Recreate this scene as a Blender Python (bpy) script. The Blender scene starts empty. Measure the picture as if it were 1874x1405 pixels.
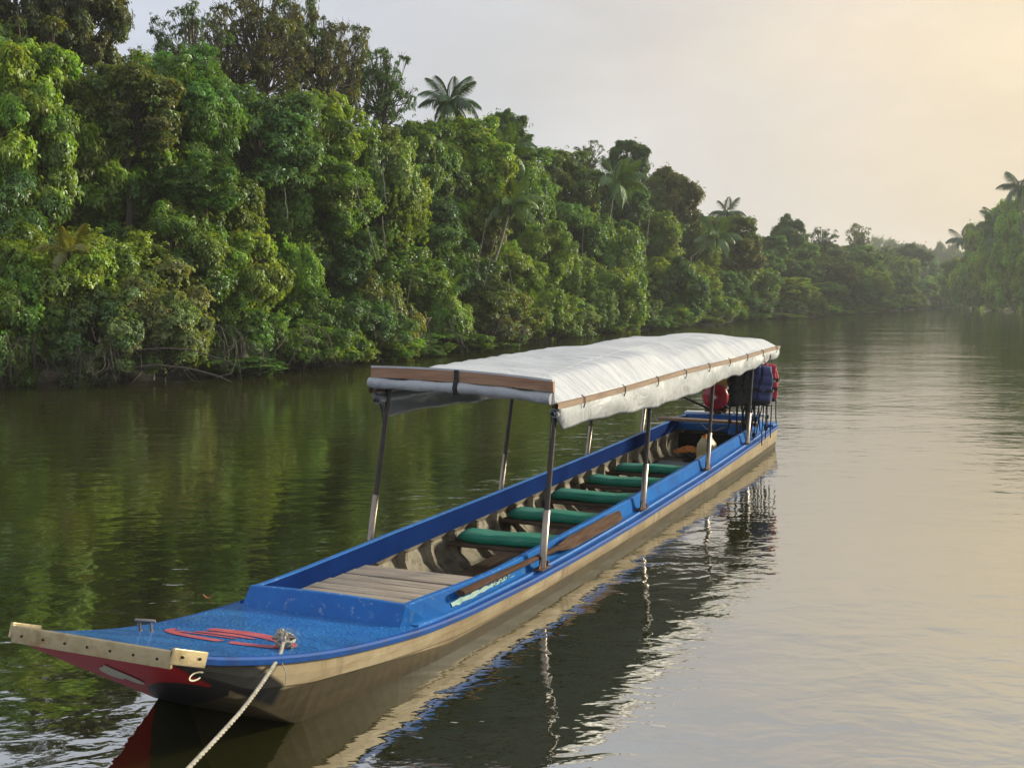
import bpy, bmesh, math, random
import numpy as np
from mathutils import Vector, Matrix

random.seed(7)
sc = bpy.context.scene
COL = sc.collection

# ------------------------------------------------------------------ camera
F_PX, HZ, IW, IH = 2010.0, 549.5, 1874.0, 1405.0
PITCH = math.atan((IH / 2 - HZ) / F_PX)
CAM_H = 2.0
cam_d = bpy.data.cameras.new('camera')
cam_d.sensor_width = 36.0
cam_d.lens = F_PX / IW * 36.0
cam_d.clip_start, cam_d.clip_end = 0.1, 4000.0
cam = bpy.data.objects.new('camera', cam_d)
cam.location = (0, 0, CAM_H)
cam.rotation_euler = (math.pi / 2 - PITCH, 0, 0)
COL.objects.link(cam)
sc.camera = cam

# ------------------------------------------------------------------ sky and sun
SUN_AZ, SUN_EL = math.radians(68), math.radians(19)      # azimuth to the right of the view direction
SUN_DIR = Vector((math.sin(SUN_AZ) * math.cos(SUN_EL), math.cos(SUN_AZ) * math.cos(SUN_EL), math.sin(SUN_EL)))
world = bpy.data.worlds.new('World')
sc.world = world
world.use_nodes = True
nt = world.node_tree
for n in list(nt.nodes):
    nt.nodes.remove(n)
w_out = nt.nodes.new('ShaderNodeOutputWorld')
bg = nt.nodes.new('ShaderNodeBackground')
sky = nt.nodes.new('ShaderNodeTexSky')
sky.sky_type = 'NISHITA'
sky.sun_disc = False
sky.sun_elevation = SUN_EL
sky.sun_rotation = SUN_AZ
sky.air_density, sky.dust_density, sky.ozone_density = 1.0, 4.0, 1.0
gtc = nt.nodes.new('ShaderNodeTexCoord')
dotn = nt.nodes.new('ShaderNodeVectorMath'); dotn.operation = 'DOT_PRODUCT'
dotn.inputs[1].default_value = SUN_DIR
nt.links.new(gtc.outputs['Generated'], dotn.inputs[0])
# thin high cloud veil breaks the gradient a little
nz = nt.nodes.new('ShaderNodeTexNoise'); nz.inputs['Scale'].default_value = 2.6; nz.inputs['Detail'].default_value = 5
mapn = nt.nodes.new('ShaderNodeMapping'); mapn.inputs['Scale'].default_value = (1, 1, 3.2)
nt.links.new(gtc.outputs['Generated'], mapn.inputs['Vector']); nt.links.new(mapn.outputs[0], nz.inputs['Vector'])
nzm = nt.nodes.new('ShaderNodeMath'); nzm.operation = 'MULTIPLY_ADD'
nzm.inputs[1].default_value = 0.16; nzm.inputs[2].default_value = -0.08
nt.links.new(nz.outputs['Fac'], nzm.inputs[0])
addn = nt.nodes.new('ShaderNodeMath'); addn.operation = 'ADD'
nt.links.new(dotn.outputs['Value'], addn.inputs[0]); nt.links.new(nzm.outputs[0], addn.inputs[1])
ramp = nt.nodes.new('ShaderNodeValToRGB')
nt.links.new(addn.outputs[0], ramp.inputs['Fac'])
els = ramp.color_ramp.elements
els[0].position = 0.0; els[0].color = (0.60, 0.67, 0.79, 1)
els[1].position = 1.0; els[1].color = (1.20, 1.0, 0.66, 1)
for p, c in ((0.20, (0.64, 0.69, 0.79)), (0.42, (0.69, 0.695, 0.715)), (0.56, (0.77, 0.715, 0.65)), (0.66, (0.85, 0.73, 0.57)), (0.78, (0.92, 0.76, 0.50))):
    e = els.new(p); e.color = (*c, 1)
# the warm glow lies in the low haze layer; higher up the veil is neutral grey
sepw = nt.nodes.new('ShaderNodeSeparateXYZ'); nt.links.new(gtc.outputs['Generated'], sepw.inputs[0])
hel = nt.nodes.new('ShaderNodeMapRange'); hel.interpolation_type = 'SMOOTHSTEP'
hel.inputs['From Min'].default_value = 0.20; hel.inputs['From Max'].default_value = 0.52
nt.links.new(sepw.outputs[2], hel.inputs['Value'])
veil = nt.nodes.new('ShaderNodeMix'); veil.data_type = 'RGBA'; veil.inputs['B'].default_value = (0.60, 0.63, 0.69, 1)
nt.links.new(hel.outputs[0], veil.inputs['Factor']); nt.links.new(ramp.outputs[0], veil.inputs['A'])
# soft cloud texture
cn = nt.nodes.new('ShaderNodeTexNoise'); cn.inputs['Scale'].default_value = 3.4; cn.inputs['Detail'].default_value = 6; cn.inputs['Roughness'].default_value = 0.55
cmap = nt.nodes.new('ShaderNodeMapping'); cmap.inputs['Scale'].default_value = (1, 1, 2.4); cmap.inputs['Location'].default_value = (3.1, 0.4, 0)
nt.links.new(gtc.outputs['Generated'], cmap.inputs['Vector']); nt.links.new(cmap.outputs[0], cn.inputs['Vector'])
cr_ = nt.nodes.new('ShaderNodeMapRange'); cr_.inputs['From Min'].default_value = 0.3; cr_.inputs['From Max'].default_value = 0.7
cr_.inputs['To Min'].default_value = 0.89; cr_.inputs['To Max'].default_value = 1.11
nt.links.new(cn.outputs['Fac'], cr_.inputs['Value'])
csc = nt.nodes.new('ShaderNodeVectorMath'); csc.operation = 'SCALE'
nt.links.new(veil.outputs['Result'], csc.inputs[0]); nt.links.new(cr_.outputs[0], csc.inputs['Scale'])
skm = nt.nodes.new('ShaderNodeVectorMath'); skm.operation = 'SCALE'; skm.inputs['Scale'].default_value = 0.08
nt.links.new(sky.outputs[0], skm.inputs[0])
mixw = nt.nodes.new('ShaderNodeMix'); mixw.data_type = 'RGBA'; mixw.inputs['Factor'].default_value = 0.94
nt.links.new(skm.outputs[0], mixw.inputs['A']); nt.links.new(csc.outputs[0], mixw.inputs['B'])
nt.links.new(mixw.outputs['Result'], bg.inputs['Color'])
bg.inputs['Strength'].default_value = 1.0
nt.links.new(bg.outputs[0], w_out.inputs['Surface'])

sun_d = bpy.data.lights.new('sun', 'SUN')
sun_d.energy = 5.0
sun_d.angle = math.radians(8)
sun_d.color = (1.0, 0.92, 0.70)
sun = bpy.data.objects.new('sun', sun_d)
sun.rotation_euler = (-SUN_DIR).to_track_quat('-Z', 'Y').to_euler()
COL.objects.link(sun)

vs = sc.view_settings
vs.view_transform = 'Standard'; vs.look = 'None'; vs.exposure = 0.1; vs.gamma = 1.0; vs.use_curve_mapping = False
sc.render.engine = 'CYCLES'
cy = sc.cycles
cy.use_denoising = True
cy.max_bounces = 7; cy.diffuse_bounces = 3; cy.glossy_bounces = 3; cy.transmission_bounces = 4
cy.transparent_max_bounces = 6; cy.volume_bounces = 1
cy.caustics_reflective = False; cy.caustics_refractive = False
cy.sample_clamp_indirect = 4.0

# ------------------------------------------------------------------ helpers
def ray(px, py):
    u = (px - IW / 2) / F_PX; v = (IH / 2 - py) / F_PX
    return Vector((u, math.cos(PITCH) + v * math.sin(PITCH), -math.sin(PITCH) + v * math.cos(PITCH)))

def at(px, py, Y):
    d = ray(px, py)
    return Vector((0, 0, CAM_H)) + d * (Y / d.y)

def tag(o, label=None, cat=None, group=None, kind=None):
    if label: o['label'] = label
    if cat: o['category'] = cat
    if group: o['group'] = group
    if kind: o['kind'] = kind
    return o

def empty(name, loc=(0, 0, 0), rz=0.0):
    o = bpy.data.objects.new(name, None)
    o.location = loc; o.rotation_euler = (0, 0, rz); o.empty_display_size = 0.2
    COL.objects.link(o)
    return o

def link(name, me, parent=None, mat=None):
    if mat is not None and not me.materials:
        for m in (mat if isinstance(mat, (list, tuple)) else (mat,)):
            me.materials.append(m)
    o = bpy.data.objects.new(name, me)
    COL.objects.link(o)
    if parent is not None:
        o.parent = parent
    return o

def smooth(me, flag=True):
    me.polygons.foreach_set('use_smooth', [flag] * len(me.polygons))

class MB:
    def __init__(s):
        s.v = []; s.f = []; s.sm = []
    def add(s, vs, fs, sm=False):
        b = len(s.v)
        s.v += [tuple(p) for p in vs]
        for q in fs:
            s.f.append(tuple(i + b for i in q)); s.sm.append(sm)
    def box(s, c, d, rot=None):
        hx, hy, hz = d[0] / 2, d[1] / 2, d[2] / 2
        vs = [Vector((x, y, z)) for x in (-hx, hx) for y in (-hy, hy) for z in (-hz, hz)]
        if rot is not None: vs = [rot @ p for p in vs]
        c = Vector(c)
        s.add([p + c for p in vs], [(0, 1, 3, 2), (4, 6, 7, 5), (0, 4, 5, 1), (2, 3, 7, 6), (0, 2, 6, 4), (1, 5, 7, 3)])
    def bbox(s, c, d, bev=0.006, rot=None, seg=2):
        bm = bmesh.new(); bmesh.ops.create_cube(bm, size=1.0)
        for v in bm.verts: v.co = Vector((v.co.x * d[0], v.co.y * d[1], v.co.z * d[2]))
        bmesh.ops.bevel(bm, geom=bm.edges[:], offset=bev, segments=seg, affect='EDGES', profile=0.6)
        s.bm(bm, c, rot)
    def bm(s, bm, c=(0, 0, 0), rot=None, sm=True):
        c = Vector(c); bm.verts.ensure_lookup_table(); bm.verts.index_update()
        vs = [((rot @ v.co) if rot is not None else v.co) + c for v in bm.verts]
        s.add(vs, [[v.index for v in f.verts] for f in bm.faces], sm); bm.free()
    def tube(s, pts, rad, n=10, caps=True, sm=True, flat=None):
        pts = [Vector(p) for p in pts]
        if not isinstance(rad, (list, tuple)): rad = [rad] * len(pts)
        vs = []; up = None
        for i, p in enumerate(pts):
            t = (pts[min(i + 1, len(pts) - 1)] - pts[max(i - 1, 0)]).normalized()
            if up is None:
                up = Vector((0, 0, 1)) if abs(t.z) < 0.9 else Vector((1, 0, 0))
            x = up.cross(t).normalized(); y = t.cross(x).normalized(); up = y
            for k in range(n):
                a = 2 * math.pi * k / n
                fy = flat if flat else 1.0
                vs.append(p + x * math.cos(a) * rad[i] + y * math.sin(a) * rad[i] * fy)
        fs = []
        for i in range(len(pts) - 1):
            for k in range(n):
                k2 = (k + 1) % n
                fs.append((i * n + k, i * n + k2, (i + 1) * n + k2, (i + 1) * n + k))
        s.add(vs, fs, sm)
        if caps:
            s.add(vs[:n], [tuple(range(n - 1, -1, -1))]); s.add(vs[-n:], [tuple(range(n))])
    def grid(s, rows, sm=True, closed=False, flip=False):
        n = len(rows[0]); vs = [p for r in rows for p in r]; fs = []
        for i in range(len(rows) - 1):
            for k in range(n if closed else n - 1):
                k2 = (k + 1) % n
                q = (i * n + k, i * n + k2, (i + 1) * n + k2, (i + 1) * n + k)
                fs.append(q[::-1] if flip else q)
        s.add(vs, fs, sm)
    def mesh(s, name, weld=False):
        me = bpy.data.meshes.new(name)
        me.from_pydata(s.v, [], s.f)
        me.polygons.foreach_set('use_smooth', s.sm)
        if weld:
            bm = bmesh.new(); bm.from_mesh(me)
            bmesh.ops.remove_doubles(bm, verts=bm.verts[:], dist=0.0005)
            bmesh.ops.recalc_face_normals(bm, faces=bm.faces[:])
            bm.to_mesh(me); bm.free()
        me.update()
        return me
    def build(s, name, mat, parent=None, weld=False):
        return link(name, s.mesh(name, weld), parent, mat)

def lerp(xs, ys, x):
    return float(np.interp(x, xs, ys))

# ------------------------------------------------------------------ materials
def new_mat(name):
    m = bpy.data.materials.new(name); m.use_nodes = True
    t = m.node_tree
    for n in list(t.nodes): t.nodes.remove(n)
    o = t.nodes.new('ShaderNodeOutputMaterial')
    return m, t, o

def N(t, kind, **kw):
    n = t.nodes.new(kind)
    for k, v in kw.items():
        if k in n.inputs: n.inputs[k].default_value = v
        else: setattr(n, k, v)
    return n

def surf(name, c1, c2=None, scale=4.0, rough=0.5, rough2=None, metal=0.0, bump=0.0, bscale=40.0, stretch=(1, 1, 1),
         detail=6, lo=0.35, hi=0.68, c3=None, c3scale=9.0, c3lo=0.6, c3hi=0.75, spec=0.5, bdist=0.01, vor=False, coat=0.0):
    m, t, o = new_mat(name)
    p = N(t, 'ShaderNodeBsdfPrincipled'); p.inputs['Metallic'].default_value = metal
    p.inputs['Specular IOR Level'].default_value = spec
    p.inputs['Coat Weight'].default_value = coat
    tc = N(t, 'ShaderNodeTexCoord'); mp = N(t, 'ShaderNodeMapping'); mp.inputs['Scale'].default_value = stretch
    t.links.new(tc.outputs['Object'], mp.inputs['Vector'])
    nz = N(t, 'ShaderNodeTexNoise'); nz.inputs['Scale'].default_value = scale; nz.inputs['Detail'].default_value = detail
    nz.inputs['Roughness'].default_value = 0.62
    t.links.new(mp.outputs[0], nz.inputs['Vector'])
    r = N(t, 'ShaderNodeValToRGB'); t.links.new(nz.outputs['Fac'], r.inputs['Fac'])
    r.color_ramp.elements[0].position = lo; r.color_ramp.elements[1].position = hi
    r.color_ramp.elements[0].color = (*c1, 1); r.color_ramp.elements[1].color = (*(c2 or c1), 1)
    colour = r.outputs[0]
    if c3:
        n3 = N(t, 'ShaderNodeTexNoise'); n3.inputs['Scale'].default_value = c3scale; n3.inputs['Detail'].default_value = 8
        n3.inputs['Roughness'].default_value = 0.7
        t.links.new(mp.outputs[0], n3.inputs['Vector'])
        mr = N(t, 'ShaderNodeMapRange'); mr.inputs['From Min'].default_value = c3lo; mr.inputs['From Max'].default_value = c3hi
        t.links.new(n3.outputs['Fac'], mr.inputs['Value'])
        mx = N(t, 'ShaderNodeMix', data_type='RGBA'); t.links.new(mr.outputs[0], mx.inputs['Factor'])
        t.links.new(colour, mx.inputs['A']); mx.inputs['B'].default_value = (*c3, 1)
        colour = mx.outputs['Result']
    t.links.new(colour, p.inputs['Base Color'])
    if rough2 is not None:
        mr = N(t, 'ShaderNodeMapRange'); mr.inputs['To Min'].default_value = rough; mr.inputs['To Max'].default_value = rough2
        mr.inputs['From Min'].default_value = 0.3; mr.inputs['From Max'].default_value = 0.7
        t.links.new(nz.outputs['Fac'], mr.inputs['Value']); t.links.new(mr.outputs[0], p.inputs['Roughness'])
    else:
        p.inputs['Roughness'].default_value = rough
    if bump:
        if vor:
            b = N(t, 'ShaderNodeTexVoronoi'); b.inputs['Scale'].default_value = bscale; bo = b.outputs['Distance']
        else:
            b = N(t, 'ShaderNodeTexNoise'); b.inputs['Scale'].default_value = bscale; b.inputs['Detail'].default_value = 4; bo = b.outputs['Fac']
        t.links.new(mp.outputs[0], b.inputs['Vector'])
        bn = N(t, 'ShaderNodeBump'); bn.inputs['Strength'].default_value = bump; bn.inputs['Distance'].default_value = bdist
        t.links.new(bo, bn.inputs['Height']); t.links.new(bn.outputs[0], p.inputs['Normal'])
    t.links.new(p.outputs[0], o.inputs['Surface'])
    return m

def leaf_mat(name, trans=0.35, gloss=0.05, rough=0.42):
    m, t, o = new_mat(name)
    oi = N(t, 'ShaderNodeObjectInfo'); at_ = N(t, 'ShaderNodeAttribute', attribute_name='Col')
    mul = N(t, 'ShaderNodeMix', data_type='RGBA', blend_type='MULTIPLY'); mul.inputs['Factor'].default_value = 1.0
    t.links.new(oi.outputs['Color'], mul.inputs['A']); t.links.new(at_.outputs['Color'], mul.inputs['B'])
    d = N(t, 'ShaderNodeBsdfDiffuse'); tr = N(t, 'ShaderNodeBsdfTranslucent'); g = N(t, 'ShaderNodeBsdfGlossy')
    g.inputs['Roughness'].default_value = rough; g.inputs['Color'].default_value = (0.9, 0.95, 1.0, 1)
    t.links.new(mul.outputs['Result'], d.inputs['Color'])
    tm = N(t, 'ShaderNodeMix', data_type='RGBA', blend_type='MULTIPLY'); tm.inputs['Factor'].default_value = 1.0
    t.links.new(mul.outputs['Result'], tm.inputs['A']); tm.inputs['B'].default_value = (1.5, 1.25, 0.35, 1)
    t.links.new(tm.outputs['Result'], tr.inputs['Color'])
    m1 = N(t, 'ShaderNodeMixShader'); m1.inputs[0].default_value = trans
    t.links.new(d.outputs[0], m1.inputs[1]); t.links.new(tr.outputs[0], m1.inputs[2])
    m2 = N(t, 'ShaderNodeMixShader'); m2.inputs[0].default_value = gloss
    t.links.new(m1.outputs[0], m2.inputs[1]); t.links.new(g.outputs[0], m2.inputs[2])
    t.links.new(m2.outputs[0], o.inputs['Surface'])
    return m

M = {}
M['leaf'] = leaf_mat('leaf', 0.42, 0.035)
M['palm'] = leaf_mat('palm_leaf', 0.3, 0.06)
M['bark'] = surf('bark', (0.045, 0.036, 0.026), (0.12, 0.1, 0.08), 6, 0.9, bump=0.5, bscale=30, stretch=(1, 1, .3))
M['palebark'] = surf('pale_bark', (0.16, 0.15, 0.13), (0.3, 0.28, 0.24), 5, 0.9, bump=0.3, bscale=30)
M['twig'] = surf('twig', (0.05, 0.042, 0.034), (0.14, 0.12, 0.10), 9, 0.9)
M['mud'] = surf('bank_mud', (0.010, 0.008, 0.005), (0.026, 0.020, 0.012), 1.5, 0.75, bump=0.6, bscale=8, bdist=0.1)

# water
m, t, o = new_mat('river_water'); M['water'] = m
geo = N(t, 'ShaderNodeNewGeometry')
mpa = N(t, 'ShaderNodeMapping'); mpa.inputs['Rotation'].default_value = (0, 0, -0.30); mpa.inputs['Scale'].default_value = (0.65, 1.0, 1.0)
t.links.new(geo.outputs['Position'], mpa.inputs['Vector'])
hsum = None
for scale, amp, det, dist in ((0.35, 0.030, 1, 0.0), (1.5, 0.014, 2, 0.4), (4.2, 0.0088, 3, 0.5), (14.0, 0.0014, 2, 0.0)):
    n_ = N(t, 'ShaderNodeTexNoise'); n_.inputs['Scale'].default_value = scale; n_.inputs['Detail'].default_value = det
    n_.inputs['Distortion'].default_value = dist
    t.links.new(mpa.outputs[0], n_.inputs['Vector'])
    mm = N(t, 'ShaderNodeMath', operation='MULTIPLY'); mm.inputs[1].default_value = amp
    t.links.new(n_.outputs['Fac'], mm.inputs[0])
    if hsum is None: hsum = mm.outputs[0]
    else:
        ad = N(t, 'ShaderNodeMath', operation='ADD'); t.links.new(hsum, ad.inputs[0]); t.links.new(mm.outputs[0], ad.inputs[1]); hsum = ad.outputs[0]
# breeze patches: ripples are stronger in some areas than in others
pn = N(t, 'ShaderNodeTexNoise'); pn.inputs['Scale'].default_value = 0.16; pn.inputs['Detail'].default_value = 3
t.links.new(geo.outputs['Position'], pn.inputs['Vector'])
pr = N(t, 'ShaderNodeMapRange'); pr.inputs['From Min'].default_value = 0.38; pr.inputs['From Max'].default_value = 0.62
pr.inputs['To Min'].default_value = 0.5; pr.inputs['To Max'].default_value = 1.15
t.links.new(pn.outputs['Fac'], pr.inputs['Value'])
bw = N(t, 'ShaderNodeBump'); bw.inputs['Distance'].default_value = 1.0
t.links.new(pr.outputs[0], bw.inputs['Strength']); t.links.new(hsum, bw.inputs['Height'])
wp = N(t, 'ShaderNodeBsdfPrincipled')
wp.inputs['Base Color'].default_value = (0.034, 0.035, 0.009, 1); wp.inputs['Roughness'].default_value = 0.02
wp.inputs['IOR'].default_value = 7.5
t.links.new(bw.outputs[0], wp.inputs['Normal']); t.links.new(wp.outputs[0], o.inputs['Surface'])

# ------------------------------------------------------------------ river, banks
BX = [-700, -300, 0, 250, 380, 590, 740, 900, 1040, 1180, 1400, 1560, 1700, 1760]
BY = [756, 728, 706, 700, 690, 668, 651, 632, 615, 601, 583, 573, 564.5, 562]
def wl_y(px): return lerp(BX, BY, px)
def Dbank(px): 
    d = ray(px, wl_y(px)); return -CAM_H / d.z * d.y

# boat frame (needed for the opening the hull makes in the water)
BO, PSI = Vector((-1.048, 6.06, 0.0)), 0.415
BA = Vector((math.sin(PSI), math.cos(PSI), 0)); BL = Vector((math.cos(PSI), -math.sin(PSI), 0))
def bw_(s, y, z): return BO + BA * s + BL * y + Vector((0, 0, z))

HS = [-1.745, -1.4, -1.0, -0.6, 0.0, 0.5, 1.4, 2.2, 3.5, 6.0, 8.5, 10.05]
YO = [0.43, 0.475, 0.525, 0.57, 0.632, 0.668, 0.712, 0.733, 0.752, 0.758, 0.745, 0.71]
ZD = [0.592, 0.475, 0.375, 0.303, 0.234, 0.211, 0.197, 0.193, 0.195, 0.216, 0.256, 0.292]
def yo(s): return lerp(HS, YO, s)
_zc = np.polynomial.polynomial
def zd(s):
    # smoothed sheer
    return (lerp(HS, ZD, s - .18) + 2 * lerp(HS, ZD, s) + lerp(HS, ZD, s + .18)) / 4 if s > -1.5 else lerp(HS, ZD, s)

def ywl(s): return lerp([-1.745, -.9, -.8, -.4, 0, .36, 1.4, 2.2, 3.5, 6, 10.05], [.40, .405, .425, .505, .575, .635, .685, .706, .724, .730, .685], s)   # half width at the waterline
bm = bmesh.new()
R = 950.0
outer = [bm.verts.new((x, y, 0)) for x, y in ((-R, -60), (R, -60), (R, R), (-R, R))]
oe = [bm.edges.new((outer[i], outer[(i + 1) % 4])) for i in range(4)]
ss = [-0.80, -0.6, -0.3, 0, .5, 1, 1.5, 2.2, 3.5, 5, 6.5, 8, 9, 9.98]
ring = [bw_(s, ywl(s) - 0.03, 0) for s in ss] + [bw_(s, -(ywl(s) - 0.03), 0) for s in reversed(ss)]
iv = [bm.verts.new(p) for p in ring]
ie = [bm.edges.new((iv[i], iv[(i + 1) % len(iv)])) for i in range(len(iv))]
bmesh.ops.triangle_fill(bm, edges=oe + ie, use_beauty=True)
bmesh.ops.recalc_face_normals(bm, faces=bm.faces[:])
if sum(f.normal.z for f in bm.faces) < 0: bmesh.ops.reverse_faces(bm, faces=bm.faces[:])
me = bpy.data.meshes.new('river_water'); bm.to_mesh(me); bm.free()
tag(link('river_water', me, None, M['water']), kind='structure')

def bank(name, pts, side, offs):
    rows = []
    rnd = random.Random(3)
    for i, p in enumerate(pts):
        a = pts[max(i - 1, 0)]; b = pts[min(i + 1, len(pts) - 1)]
        tdir = (b - a).normalized(); nrm = Vector((-tdir.y, tdir.x, 0)) * side
        rows.append([p + nrm * (o_ + rnd.uniform(-.15, .15) * min(1, abs(o_))) + Vector((0, 0, z_ + rnd.uniform(-.08, .08) * (z_ > .1))) for o_, z_ in offs])
    b = MB(); b.grid(rows, flip=side > 0)
    o = b.build(name, M['mud']); tag(o, kind='structure'); return o
OFF = [(-1.2, -0.6), (0.6, -0.03), (1.3, 0.12), (2.2, 0.3), (4, 0.7), (9, 1.8), (20, 4.5), (50, 7.0), (300, 11.0)]
def left_bank_pt(px): D = Dbank(px); p = at(px, 549.5, D); return Vector((p.x, p.y, 0))
lb = [Vector((-26, 2, 0)), Vector((-20, 12, 0))] + [left_bank_pt(x) for x in range(-300, 1761, 40)] + [Vector((190, 390, 0)), Vector((330, 560, 0))]
bank('bank_left', lb, 1, OFF)
rb = [Vector((30, -20, 0)), Vector((45, 40, 0)), Vector((62, 100, 0)), Vector((74, 146, 0)), Vector((87, 187, 0)), Vector((102, 243, 0)), Vector((140, 300, 0)), Vector((230, 380, 0)), Vector((380, 540, 0))]
bank('bank_right', rb, -1, OFF)

# ------------------------------------------------------------------ foliage meshes
def leaves_to_mesh(name, P, A, Nn, L, Wd, col, mat, fold=0.25, droop=0.25):
    n = len(P)
    A = A / np.linalg.norm(A, axis=1, keepdims=True)
    S = np.cross(A, Nn); S /= (np.linalg.norm(S, axis=1, keepdims=True) + 1e-9)
    Nn = np.cross(S, A)
    V = np.empty((n, 4, 3))
    L = L[:, None]; Wd = Wd[:, None]
    V[:, 0] = P
    V[:, 1] = P + A * L * .48 + S * Wd * .5 - Nn * Wd * fold * .0 + Nn * Wd * fold
    V[:, 2] = P + A * L - Nn * L * droop
    V[:, 3] = P + A * L * .48 - S * Wd * .5 + Nn * Wd * fold
    me = bpy.data.meshes.new(name)
    me.vertices.add(n * 4); me.vertices.foreach_set('co', V.reshape(-1).astype(np.float32))
    me.loops.add(n * 4); me.loops.foreach_set('vertex_index', np.arange(n * 4, dtype=np.int32))
    me.polygons.add(n); me.polygons.foreach_set('loop_start', np.arange(0, n * 4, 4, dtype=np.int32))
    me.update(calc_edges=True)
    ca = me.attributes.new('Col', 'FLOAT_COLOR', 'POINT')
    c4 = np.ones((n, 4, 4), dtype=np.float32); c4[:, :, :3] = col[:, None, :]
    ca.data.foreach_set('color', c4.reshape(-1))
    me.materials.append(mat)
    return me

def unit(v): return v / (np.linalg.norm(v, axis=-1, keepdims=True) + 1e-9)

def clump_crown(name, seed, nclump, rc, nros, nleaf, leaf_l, leaf_w, shell=(.45, .85), zsq=1.0, up=.5, droop=.45, half=False, hue=.25, flat=.75, cone=0.0, hang=0.0):
    """a crown of leaf rosettes gathered in clumps, inside a unit sphere; returns mesh and clump centres"""
    rg = np.random.default_rng(seed)
    cs = []
    tries = 0
    while len(cs) < nclump and tries < 20000:
        tries += 1
        d = unit(rg.normal(size=3))
        if half and d[2] < -.25: continue
        r = rg.uniform(*shell) ** .7
        c = d * r
        if cone: c[:2] *= 1 - cone * (c[2] + 1) / 2
        c = c * np.array([1, 1, 1]) * (1 + .16 * math.sin(3 * math.atan2(c[1], c[0]) + seed) + .12 * math.sin(4.1 * c[2] + seed * 1.7))
        if all(np.linalg.norm(c - q) > rc[0] * .55 for q in cs): cs.append(c)
    cs = np.array(cs)
    P = []; A = []; Nn = []; C = []; LS = []
    for c in cs:
        r = rg.uniform(*rc); ccol = rg.uniform(.68, 1.3) * np.array([1 + rg.uniform(-hue, hue) * .62, 1, 1 + rg.uniform(-hue, hue) * .6])
        n = int(nros * (r / rc[1]) ** 2 * rg.uniform(.75, 1.2))
        d = unit(rg.normal(size=(n, 3)) + np.array([0, 0, .35]) + unit(c)[None] * .75)
        lob = 1 + .28 * np.sin(d @ rg.normal(size=3) * 3.1 + rg.uniform(0, 6)) + .18 * np.sin(d @ rg.normal(size=3) * 5.3)
        rad_ = r * rg.uniform(.5, 1.0, size=n) ** .5 * lob * np.where(rg.random(n) < .09, rg.uniform(1.1, 1.55, size=n), 1.0)
        sq = np.array([rg.uniform(.8, 1.25), rg.uniform(.8, 1.25), flat * rg.uniform(.75, 1.15)])
        pos = c + d * rad_[:, None] * sq
        if hang: pos[:, 2] -= rg.exponential(hang, size=n)
        nn = unit(d * (1 - up) + np.array([0, 0, up]) + rg.normal(size=(n, 3)) * .22)
        ref = unit(np.cross(nn, rg.normal(size=(n, 3)))); ref2 = np.cross(nn, ref)
        k = nleaf
        ph = rg.uniform(0, 6.28, size=n)
        rcol = ccol * rg.uniform(.8, 1.22, size=(n, 1)) * (1 + rg.normal(size=(n, 3)) * .05)
        rsz = rg.uniform(.75, 1.2, size=n)
        for j in range(k):
            a = ph + 2 * math.pi * j / k + rg.normal(size=n) * .25
            ax = unit(ref * np.cos(a)[:, None] + ref2 * np.sin(a)[:, None] + nn * rg.uniform(-.1, .35, size=(n, 1)) - np.array([0, 0, droop]) * rg.uniform(.4, 1.3, size=(n, 1)))
            P.append(pos + rg.normal(size=(n, 3)) * leaf_l * .18); A.append(ax); Nn.append(nn + rg.normal(size=(n, 3)) * .25)
            C.append(rcol * rg.uniform(.85, 1.15, size=(n, 1))); LS.append(rsz * rg.uniform(.75, 1.2, size=n))
    P = np.concatenate(P); A = np.concatenate(A); Nn = np.concatenate(Nn); C = np.concatenate(C); LS = np.concatenate(LS)
    me = leaves_to_mesh(name, P, A, Nn, LS * leaf_l, LS * leaf_w, np.clip(C, .1, 3), M['leaf'])
    return me, cs

def limbs(name, cs, seed, r0=.05, base=(0, 0, -1.0), every=1, mat=None, sub=0):
    rg = random.Random(seed); b = MB(); base = Vector(base)
    for c in list(cs)[::every]:
        c = Vector(c); t_ = rg.uniform(.15, .6)
        st = base.lerp(Vector((0, 0, .35)), t_)
        mid = st.lerp(c, .5) + Vector((rg.uniform(-.1, .1), rg.uniform(-.1, .1), rg.uniform(-.12, .05)))
        b.tube([st, st.lerp(mid, .5) + Vector((0, 0, -.02)), mid, c], [r0 * .6, r0 * .45, r0 * .3, r0 * .08], 5, caps=False)
        for _ in range(sub):
            e = c + Vector((rg.uniform(-.16, .16), rg.uniform(-.16, .16), rg.uniform(-.02, .18)))
            b.tube([mid.lerp(c, rg.uniform(.3, .9)), c.lerp(e, .5) + Vector((0, 0, .02)), e], [r0 * .16, r0 * .1, r0 * .05], 4, caps=False)
    b.tube([base, Vector((.02, -.03, -.3)), Vector((0, 0, .35)), Vector((.03, .02, .7))], [r0, r0 * .8, r0 * .5, r0 * .15], 7, caps=False)
    me = b.mesh(name); me.materials.append(mat or M['bark']); return me

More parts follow.
